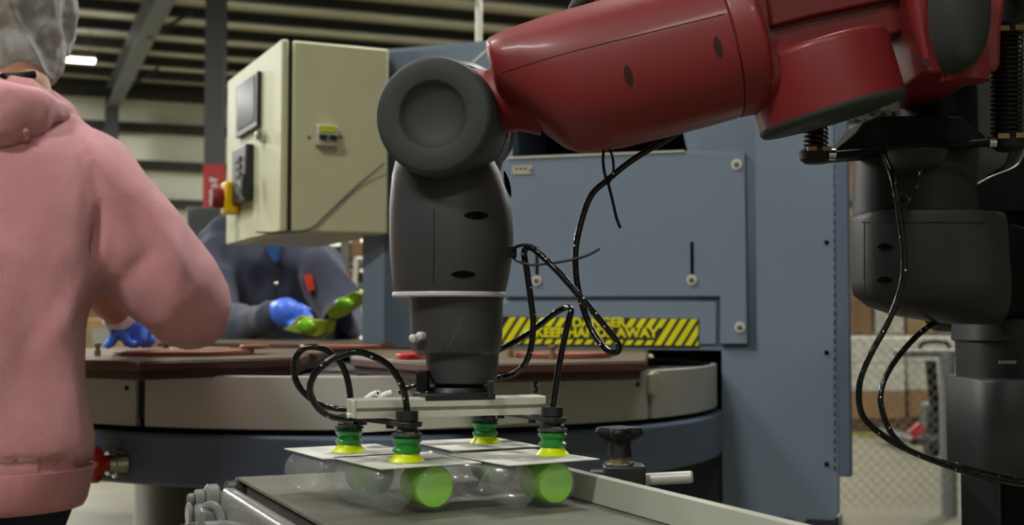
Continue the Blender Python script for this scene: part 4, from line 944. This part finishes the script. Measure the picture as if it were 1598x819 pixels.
# torso behind, lower neck, block and base
MB().prism([P(*p, 1.5) for p in ((1519, 295), (1680, 230), (1680, 520), (1560, 520), (1530, 480))], Yv * .25).obj('torso', BLACK, rb, bev=.01)
MB().rings([RRing(498, 1500, 1720, 1.5, 3), RRing(530, 1498, 1720, 1.5, 3), RRing(534, 1504, 1720, 1.5, 3), RRing(596, 1506, 1720, 1.5, 3)]).obj('pedestal_neck', DARKP, rb, ang=50)
MB().box(P(1572, 565, 1.38), (px(26, 1.4), .003, px(5, 1.4))).obj('neck_plate', STEELD, rb)
MB().rings([RRing(588, 1500, 1720, 1.48, 5), RRing(592, 1497, 1722, 1.48, 5), RRing(732, 1500, 1720, 1.48, 5), RRing(742, 1508, 1714, 1.48, 5)]).obj('pedestal_block', CHAR2, rb, ang=50)
a = P(1566, 740, 1.52); mb = MB().box((a.x + .07, 1.6, a.z / 2), (.14, .14, a.z)); mb.obj('pedestal_post', BLACK, rb, bev=.005)
MB().box((a.x + .07, 1.6, .03), (.5, .5, .06)).obj('pedestal_foot', BLACK, rb, bev=.01)

# ================================================================ HOSES AND TIES
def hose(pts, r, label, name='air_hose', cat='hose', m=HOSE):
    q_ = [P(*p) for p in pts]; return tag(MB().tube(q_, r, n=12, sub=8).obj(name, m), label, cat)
d = 1.2
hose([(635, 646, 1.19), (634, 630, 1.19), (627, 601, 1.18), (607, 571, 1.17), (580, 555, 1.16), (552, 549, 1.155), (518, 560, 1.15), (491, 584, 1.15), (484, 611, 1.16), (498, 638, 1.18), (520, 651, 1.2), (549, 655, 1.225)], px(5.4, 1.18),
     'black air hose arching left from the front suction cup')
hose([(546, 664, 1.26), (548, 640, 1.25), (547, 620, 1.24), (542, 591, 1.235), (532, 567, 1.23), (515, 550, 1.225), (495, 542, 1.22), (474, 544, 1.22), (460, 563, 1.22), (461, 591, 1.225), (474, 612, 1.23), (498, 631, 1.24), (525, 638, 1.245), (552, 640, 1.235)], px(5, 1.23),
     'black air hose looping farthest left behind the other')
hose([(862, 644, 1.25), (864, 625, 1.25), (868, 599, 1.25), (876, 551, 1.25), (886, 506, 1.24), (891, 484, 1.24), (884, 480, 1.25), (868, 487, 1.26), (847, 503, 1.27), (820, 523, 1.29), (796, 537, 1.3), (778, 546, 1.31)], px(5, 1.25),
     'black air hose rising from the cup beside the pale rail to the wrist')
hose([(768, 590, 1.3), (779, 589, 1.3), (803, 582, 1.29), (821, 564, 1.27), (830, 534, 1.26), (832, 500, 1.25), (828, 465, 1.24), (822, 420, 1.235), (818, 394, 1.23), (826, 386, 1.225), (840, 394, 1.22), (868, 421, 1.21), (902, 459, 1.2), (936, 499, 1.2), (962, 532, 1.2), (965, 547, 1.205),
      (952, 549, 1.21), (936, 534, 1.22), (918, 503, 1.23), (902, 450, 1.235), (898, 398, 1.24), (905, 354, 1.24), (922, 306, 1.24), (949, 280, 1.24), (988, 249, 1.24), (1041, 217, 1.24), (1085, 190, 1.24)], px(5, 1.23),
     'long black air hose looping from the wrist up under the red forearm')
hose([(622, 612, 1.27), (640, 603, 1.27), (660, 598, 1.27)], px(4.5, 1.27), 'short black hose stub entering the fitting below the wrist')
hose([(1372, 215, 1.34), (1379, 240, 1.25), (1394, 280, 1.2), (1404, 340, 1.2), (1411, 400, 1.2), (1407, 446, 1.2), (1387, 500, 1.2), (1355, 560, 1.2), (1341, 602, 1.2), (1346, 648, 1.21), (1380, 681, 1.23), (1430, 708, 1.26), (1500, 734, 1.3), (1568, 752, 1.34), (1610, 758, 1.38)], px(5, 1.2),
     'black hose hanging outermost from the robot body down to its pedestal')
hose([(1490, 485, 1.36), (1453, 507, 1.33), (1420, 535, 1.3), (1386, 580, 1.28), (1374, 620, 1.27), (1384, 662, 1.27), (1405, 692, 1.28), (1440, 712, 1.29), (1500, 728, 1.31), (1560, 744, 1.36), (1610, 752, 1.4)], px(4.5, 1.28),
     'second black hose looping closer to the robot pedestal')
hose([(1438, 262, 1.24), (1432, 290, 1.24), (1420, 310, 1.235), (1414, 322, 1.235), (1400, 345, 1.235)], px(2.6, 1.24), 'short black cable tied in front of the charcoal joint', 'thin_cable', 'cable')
# tie knot on charcoal joint
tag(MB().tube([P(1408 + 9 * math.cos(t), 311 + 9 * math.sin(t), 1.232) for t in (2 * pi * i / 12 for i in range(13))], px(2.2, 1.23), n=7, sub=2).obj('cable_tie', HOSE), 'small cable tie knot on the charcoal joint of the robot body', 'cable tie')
tag(MB().tube([P(*p) for p in ((797, 392, 1.235), (804, 405, 1.23), (827, 413, 1.22), (857, 411, 1.215), (888, 406, 1.21), (915, 399, 1.21), (936, 388, 1.21))], px(2.2, 1.22), n=6).obj('cable_tie', RUBB), 'black cable tie with a long tail beside the charcoal wrist', 'cable tie')
tag(MB().tube([P(*p) for p in ((797, 394, 1.235), (804, 386, 1.225), (818, 382, 1.215), (832, 384, 1.21), (838, 391, 1.21))], px(2.6, 1.22), n=6).obj('cable_tie', RUBB), 'black cable tie loop gripping the hose at the charcoal wrist', 'cable tie')
MB().box(P(799, 393, 1.232), (.009, .008, .011)).obj('tie_mount', BLACK, ra, bev=.001)
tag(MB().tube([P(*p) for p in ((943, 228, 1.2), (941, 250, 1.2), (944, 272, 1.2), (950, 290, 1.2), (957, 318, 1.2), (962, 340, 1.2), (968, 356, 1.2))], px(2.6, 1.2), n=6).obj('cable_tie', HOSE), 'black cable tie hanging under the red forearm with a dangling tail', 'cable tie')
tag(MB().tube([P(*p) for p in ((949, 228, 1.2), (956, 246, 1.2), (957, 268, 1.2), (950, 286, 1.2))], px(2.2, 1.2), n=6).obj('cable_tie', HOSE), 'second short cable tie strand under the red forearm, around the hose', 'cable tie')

# ================================================================ PEOPLE
def fold(v, s_=9, amp=.006, st=(1, 1, .45), ofs=0):
    q_ = V((v.x * s_ * st[0] + ofs, v.y * s_ * st[1], v.z * s_ * st[2])); n1 = noise.noise(q_); n2 = noise.noise(q_ * 2.3 + V((7, 3, 1)))
    return amp * (.8 - 2.2 * abs(n1)) + amp * .45 * (.4 - abs(n2)) * 2
def head(mb, c, fwd, up, s_=1.0):
    """skull, jaw, nose, brow, lips, ears around centre c (eye height), s_ scales a 0.235 m head"""
    r = fwd.cross(up).normalized()
    def q_(f, s2, u): return c + (fwd * f + r * s2 + up * u) * s_
    mb.ball(q_(-.012, 0, .028), .094 * s_, 24, r * .83, fwd * 1.05, up * .98)
    mb.ball(q_(.022, 0, -.035), .066 * s_, 20, r * .93, fwd * .95, up * 1.15)
    mb.ball(q_(.052, 0, -.094), .026 * s_, 14, r * 1.1, fwd, up)
    mb.limb([(q_(.088, 0, .008), .009 * s_), (q_(.106, 0, -.028), .013 * s_)], 10)
    for k_ in (-1, 1):
        mb.ball(q_(.103, k_ * .011, -.031), .009 * s_, 10)
        mb.ball(q_(.074, k_ * .032, .024), .018 * s_, 12, r * 1.2, fwd, up * .5)
        mb.ball(q_(-.005, k_ * .079, -.01), .026 * s_, 14, r * .35, fwd * .75, up * 1.15)
        mb.ball(q_(.06, k_ * .042, -.03), .024 * s_, 12)
    mb.ball(q_(.086, 0, -.058), .018 * s_, 12, r * 1.25, fwd * .6, up * .35); mb.ball(q_(.084, 0, -.067), .017 * s_, 12, r * 1.15, fwd * .6, up * .4)
    return q_
# ---- worker in pink
pf = V((-.12, .97, -.12)).normalized()
neck = P(22, 150, 1.86); hc = P(18, 28, 1.95)
person = MB()
HC = head(person, hc, V((.05, .96, -.35)).normalized(), V((.05, .35, .93)).normalized(), 1.02)
person.limb([(hc + V((0, -.02, -.06)), .05), (neck, .055), (neck - Zv * .08, .07)])
wq = lambda x, y, D: P(x, y, D)
hipL, hipR = V((-.83, 1.72, .88)), V((-.65, 1.72, .88))
loft_el(person, [(P(-60, 800, 1.72), Xv * .15, Yv * .1), (P(-60, 650, 1.72), Xv * .13, Yv * .09), (P(-30, 400, 1.76), Xv * .14, Yv * .085), (P(-5, 260, 1.82), Xv * .13, Yv * .06), (P(15, 190, 1.84), Xv * .1, Yv * .07)], 28)
shR = P(120, 285, 1.82); elR = P(292, 468, 1.86); wrR = P(266, 448, 2.15); shL = P(-135, 265, 1.84); elL = P(95, 395, 2.18); wrL = P(186, 490, 2.44)
person.limb([(shR, .055), (elR, .042), (wrR, .028)]); person.limb([(shL, .055), (elL, .045), (P(130, 425, 2.26), .046), (wrL, .029), (P(196, 500, 2.45), .03)])
for h, k_ in ((V((-.87, 1.72, .86)), -1), (V((-.70, 1.72, .86)), 1)):
    person.limb([(h, .08), (V((h.x, h.y + .02, .48)), .05), (V((h.x, h.y, .1)), .035), (V((h.x, h.y + .1, .04)), .03)])
pk = blob('person', person, SKIN, None, .009, 5)
tag(pk, 'person seen from behind in a pink hoodie, jeans and white hairnet, reaching over the table', 'person')
# right forearm end: glove hidden behind the sleeve
hood = MB()
loft_el(hood, [(P(-62, 788, 1.72), Xv * .155, Yv * .122), (P(-62, 770, 1.72), Xv * .160, Yv * .13), (P(-62, 735, 1.72), Xv * .168, Yv * .13), (P(-61, 690, 1.72), Xv * .178, Yv * .135), (P(-60, 600, 1.725), Xv * .161, Yv * .132),
               (P(-55, 500, 1.735), Xv * .160, Yv * .13), (P(-45, 400, 1.76), Xv * .182, Yv * .132), (P(-28, 320, 1.79), Xv * .186, Yv * .13), (P(-12, 250, 1.81), Xv * .172, Yv * .12), (P(2, 205, 1.83), Xv * .13, Yv * .1), (P(14, 165, 1.85), Xv * .08, Yv * .08)], 40)
hood.limb([(P(60, 245, 1.87), .055), (P(132, 290, 1.81), .078), (P(205, 375, 1.82), .077), (P(268, 445, 1.84), .068), (P(292, 480, 1.86), .060)])
hood.limb([(P(292, 480, 1.86), .058), (P(278, 462, 2.0), .050), (P(266, 448, 2.12), .042)])
hood.limb([(P(-60, 250, 1.83), .075), (P(-135, 275, 1.84), .08), (P(-40, 350, 2.0), .07), (P(50, 380, 2.1), .064), (P(86, 388, 2.16), .056), (P(104, 394, 2.19), .052)])
def pdisp(v, n):
    D = v.y; x = 799 + v.x / D * F; y = 500 - (v.z - CZ) / D * F
    a = max(fold(v, 6, .007, (1.0, 1.0, .32), 3.3), -.005)
    # creases running from the arm pit, and a raglan seam
    k_ = 0
    for (x0, y0, x1, y1, w_, am) in ((154, 315, 147, 415, 7, -.018), (118, 180, 158, 330, 5, -.006), (95, 330, 20, 640, 34, -.007), (60, 420, 130, 690, 20, .008), (200, 300, 236, 420, 22, -.009), (250, 350, 290, 440, 16, .007), (150, 400, 60, 560, 16, .008), (180, 450, 250, 380, 14, -.006)):
        dx_, dy_ = x1 - x0, y1 - y0; t = max(0, min(1, ((x - x0) * dx_ + (y - y0) * dy_) / (dx_ * dx_ + dy_ * dy_)))
        d_ = math.hypot(x - x0 - t * dx_, y - y0 - t * dy_); k_ += am * (.15 + .85 * math.sin(pi * t)) * math.exp(-(d_ / w_) ** 2)
    if y > 722: a *= .2; k_ = 0
    if 714 < y < 727 and D < 1.8: k_ -= .006
    return a + k_ if n.y < .5 else a
ho = blob('hoodie', hood, PINK, pk, .0075, 14, pdisp)
# ribbed hem
loft_el(MB(), [(P(-62, 790, 1.72), Xv * .159, Yv * .128), (P(-62, 780, 1.72), Xv * .164, Yv * .135), (P(-62, 735, 1.72), Xv * .1735, Yv * .137), (P(-62, 728, 1.72), Xv * .178, Yv * .133)], 96).obj('hem_band', PINKRIB, ho, ang=60)
# hood lying on the shoulders: thick rolled cloth
hd = MB()
hd.limb([(P(-95, 165, 1.76), .055), (P(-50, 180, 1.72), .052), (P(0, 181, 1.71), .045), (P(42, 174, 1.73), .036), (P(76, 174, 1.76), .020), (P(98, 178, 1.79), .014)], 18)
hd.limb([(P(-80, 140, 1.84), .05), (P(-20, 150, 1.80), .036), (P(12, 151, 1.80), .033), (P(48, 156, 1.80), .026), (P(80, 167, 1.82), .020), (P(104, 180, 1.85), .013), (P(95, 178, 1.93), .02)], 18)
hd.limb([(P(-40, 140, 1.88), .03), (P(10, 138, 1.88), .024), (P(48, 140, 1.88), .018), (P(82, 160, 1.88), .016)], 18)
blob('hood', hd, PINK, ho, .007, 9, lambda v, n: fold(v, 11, .005, (1, 1, 1.6), 5))
# trousers, shoes
jn = MB(); loft_el(jn, [(P(-66, 770, 1.72), Xv * .158, Yv * .115), (V((-.79, 1.72, .80)), Xv * .17, Yv * .12), (V((-.79, 1.72, .74)), Xv * .16, Yv * .11)], 24)
for h in (-.87, -.70): jn.limb([(V((h, 1.72, .78)), .095), (V((h, 1.73, .5)), .072), (V((h, 1.72, .1)), .058)])
for i, _ in enumerate('a'): blob('jeans', jn, JEAN, pk, .01, 5, lambda v, n: fold(v, 10, .005))
for h in (-.87, -.70):
    sh = MB(); sh.limb([(V((h, 1.70, .045)), .045), (V((h, 1.80, .045)), .045), (V((h, 1.88, .04)), .038)]); blob('shoe', sh, RUBB, pk, .008, 4)
# hair under the net and the net itself
MB().ball(hc + V((-.0, -.04, .02)), .098, 24, Xv * .88, Yv * 1.05, Zv * 1).obj('hair', HAIR, pk, ang=180)
nb = MB(); nb.ball(P(14, 16, 1.93), .108, 32, Xv * .86, Yv * 1.25, Zv * 1.0); nb.ball(P(10, 92, 1.88), .066, 24); nb.ball(P(52, 84, 1.90), .058, 24, Xv * .8, Yv, Zv * .8); nb.ball(P(40, 62, 1.90), .070, 24, Xv * .82, Yv, Zv * .85); nb.ball(P(-20, 70, 1.9), .08, 24)
def ndisp(v, n):
    q_ = v * 19; a = abs(noise.noise(V((q_.x + q_.z * .6, q_.y, q_.z * .22)))); b_ = abs(noise.noise(v * 45)); return .010 * (.5 - a * 2.2) + .004 * (.4 - b_)
net = blob('hair_net', nb, NET, pk, .005, 6, ndisp)
bpy.context.view_layer.update()
def onto(x, y, off=0):                       # the surface the camera's ray meets first, off metres before it
    h = S.ray_cast(bpy.context.evaluated_depsgraph_get(), V((0, 0, CZ)), ray(x, y).normalized()); return h[1] - ray(x, y).normalized() * off
MB().limb([(onto(40, 205, .002), .0045), (onto(41, 216, .001), .005)], 10).obj('hood_tag', PINK, ho)
MB().tube([onto(4, 120, .003), onto(30, 119, .003), onto(54, 116, .003)], .0055, n=8).obj('dark_strap', BLACK, pk)
# bare left forearm is skin; pink sleeve edge, white cuff, blue glove
a, b = P(183, 486, 2.43), P(192, 498, 2.445); MB().cyl(a, b, .034, .036, n=24, bev=.003).obj('glove_cuff', WHITE, pk)
def glove(name, palm, fingers, r, m, par, vox=.004):
    mb = MB(); mb.limb(palm)
    for f in fingers: mb.limb([(p, r * (1 - .1 * i)) for i, p in enumerate(f)], 12)
    return blob(name, mb, m, par, vox, 3, lambda v, n: fold(v, 30, .0012, (1, 1, 1)))
g = lambda x, y, D=2.46: P(x, y, D)
glove('glove', [(g(188, 495, 2.445), .033), (g(196, 506, 2.45), .034), (g(212, 510, 2.47), .033)],
      [[g(186, 508, 2.43), g(179, 523, 2.42), g(175, 533, 2.42), g(168, 539, 2.42)],
       [g(198, 508, 2.44), g(194, 522, 2.42), g(197, 533, 2.42), g(206, 538, 2.43)],
       [g(208, 506, 2.46), g(223, 514, 2.45), g(222, 530, 2.44), g(212, 538, 2.44)],
       [g(216, 508, 2.5), g(230, 516, 2.49), g(231, 529, 2.48), g(224, 538, 2.48)],
       [g(222, 512, 2.53), g(236, 521, 2.52), g(237, 532, 2.51), g(231, 538, 2.51)]], .0105, GLOVE, pk)
glove('glove', [(P(266, 448, 2.12), .032), (P(264, 450, 2.2), .036)], [[P(250 + 7 * i, 452 + 2 * i, 2.24), P(250 + 7 * i, 462 + 2 * i, 2.29), P(250 + 7 * i, 478, 2.31)] for i in range(4)] + [[P(278, 452, 2.2), P(284, 465, 2.24), P(282, 475, 2.27)]], .010, GLOVE, pk)

# ---- worker in navy behind the table
n2 = MB(); hc2 = P(408, 285, 4.12)
head(n2, hc2, V((.1, -.95, -.3)).normalized(), V((.03, -.3, .95)).normalized(), 1.0)
n2.limb([(hc2 + V((0, .03, -.08)), .05), (P(412, 368, 4.15), .058)])
loft_el(n2, [(P(425, 640, 4.3), Xv * .15, Yv * .1), (P(425, 560, 4.28), Xv * .14, Yv * .1), (P(420, 450, 4.22), Xv * .16, Yv * .1), (P(415, 385, 4.16), Xv * .12, Yv * .08)], 24)
n2.limb([(P(335, 400, 4.15), .05), (P(345, 505, 4.0), .04), (P(430, 490, 3.72), .028)]); n2.limb([(P(495, 400, 4.15), .05), (P(535, 480, 4.0), .04), (P(528, 500, 3.72), .028)])
for h in (P(392, 640, 4.3), P(455, 640, 4.3)): n2.limb([(h, .085), (V((h.x, 4.3, .45)), .055), (V((h.x, 4.3, .1)), .04), (V((h.x, 4.2, .04)), .032)])
pn = blob('person', n2, SKIN, None, .012, 5); tag(pn, 'person in a navy hoodie with blue gloves holding green packs, head behind the cream cabinet', 'person')
h2 = MB()
loft_el(h2, [(P(425, 640, 4.3), Xv * .2, Yv * .14), (P(425, 560, 4.28), Xv * .19, Yv * .14), (P(422, 470, 4.22), Xv * .2, Yv * .14), (P(418, 410, 4.17), Xv * .19, Yv * .12), (P(414, 380, 4.16), Xv * .12, Yv * .1), (P(412, 366, 4.15), Xv * .08, Yv * .08)], 32)
h2.limb([(P(365, 395, 4.16), .07), (P(336, 408, 4.14), .08), (P(332, 460, 4.05), .082), (P(340, 508, 3.96), .072), (P(385, 506, 3.82), .062), (P(424, 492, 3.72), .05)])
h2.limb([(P(468, 395, 4.16), .07), (P(496, 412, 4.12), .072), (P(520, 460, 4.05), .07), (P(535, 505, 3.96), .062), (P(534, 512, 3.8), .05)])
h2.limb([(P(326, 372, 4.2), .03), (P(345, 362, 4.2), .05), (P(380, 366, 4.22), .06), (P(440, 366, 4.22), .06), (P(470, 376, 4.18), .04)])
hn = blob('hoodie', h2, NAVY, pn, .012, 7, lambda v, n: fold(v, 6, .014, (1, 1, .5)))
MB().prism([P(*p, 3.985) for p in ((473, 428), (484, 428), (489, 452), (481, 455))], Yv * .05).obj('orange_logo', ORANGE, hn)
MB().prism([P(*p, 4.03) for p in ((414, 382), (438, 382), (432, 410), (424, 404))], Yv * .05).obj('blue_shirt', BSHIRT, hn)
MB().tube([P(431, 408, 4.03), P(431, 440, 4.03), P(433, 470, 4.03)], .004, n=6, sub=2).obj('zip', DARKP, hn)
MB().ball(P(431, 443, 4.02), .008, 10).obj('zip_pull', CHROME, hn)
MB().ball(hc2 + V((0, .03, .04)), .103, 24, Xv * .88, Yv, Zv).obj('hair_net', NET, pn, ang=180)
t2 = MB()
loft_el(t2, [(P(425, 630, 4.3), Xv * .175, Yv * .125), (P(425, 680, 4.3), Xv * .17, Yv * .12)], 20)
for h in (P(392, 660, 4.3), P(455, 660, 4.3)): t2.limb([(h, .1), (V((h.x, 4.3, .45)), .075), (V((h.x, 4.3, .1)), .06)])
blob('jeans', t2, JEAN, pn, .014, 4)
for h in (P(392, 660, 4.3), P(455, 660, 4.3)): MB().limb([(V((h.x, 4.3, .05)), .05), (V((h.x, 4.16, .045)), .042)]).obj('shoe', RUBB, pn, ang=180)
g = lambda x, y, D=3.68: P(x, y, D)
glove('glove', [(g(432, 490, 3.72), .040), (g(446, 487), .042), (g(456, 493), .040)],
      [[g(460, 480), g(476, 486, 3.64), g(486, 497, 3.62)], [g(463, 490), g(478, 496, 3.62), g(484, 507, 3.6)], [g(458, 500), g(470, 507, 3.62), g(474, 515, 3.6)], [g(450, 503), g(458, 512, 3.62), g(464, 518, 3.6)], [g(452, 478), g(468, 478, 3.66), g(482, 484, 3.68)]], .011, GLOVE, pn, .006)
glove('glove', [(g(536, 512, 3.78), .038), (g(532, 500, 3.72), .042), (g(530, 492, 3.7), .038)],
      [[g(522, 484), g(514, 488, 3.64), g(508, 498, 3.64)], [g(528, 480), g(522, 476, 3.64), g(513, 484, 3.62)], [g(537, 480), g(534, 472, 3.64), g(525, 474, 3.62)], [g(546, 484), g(548, 476, 3.66), g(541, 472, 3.64)], [g(518, 496), g(508, 502, 3.66), g(502, 508, 3.66)]], .011, GLOVED, pn, .006)
# the green packs in the gloves
def gpack(pts, D, label):
    t = thing('green_pack', label, 'blister pack', tuple(P(*pts[0], D)), 0)
    MB().prism([P(*p, D) for p in pts], V((.02, .03, .0))).obj('pack_card', mat('lime_card', '#a3b82a', .4, var=.25, scale=30), t, bev=.003)
    c = sum((P(*p, D) for p in pts), V()) / len(pts); MB().ball(c - Yv * .01, .026, 16, Xv, Yv * .6, Zv * .7).obj('green_tub', LIME, t)
gpack([(466, 492), (480, 498), (512, 500), (508, 518), (492, 526), (440, 514), (452, 508)], 3.58, 'lime green pack held low in the bright blue glove')
gpack([(508, 484), (532, 466), (552, 454), (563, 458), (560, 470), (532, 490), (514, 498)], 3.58, 'lime green pack held up in the dark navy glove')
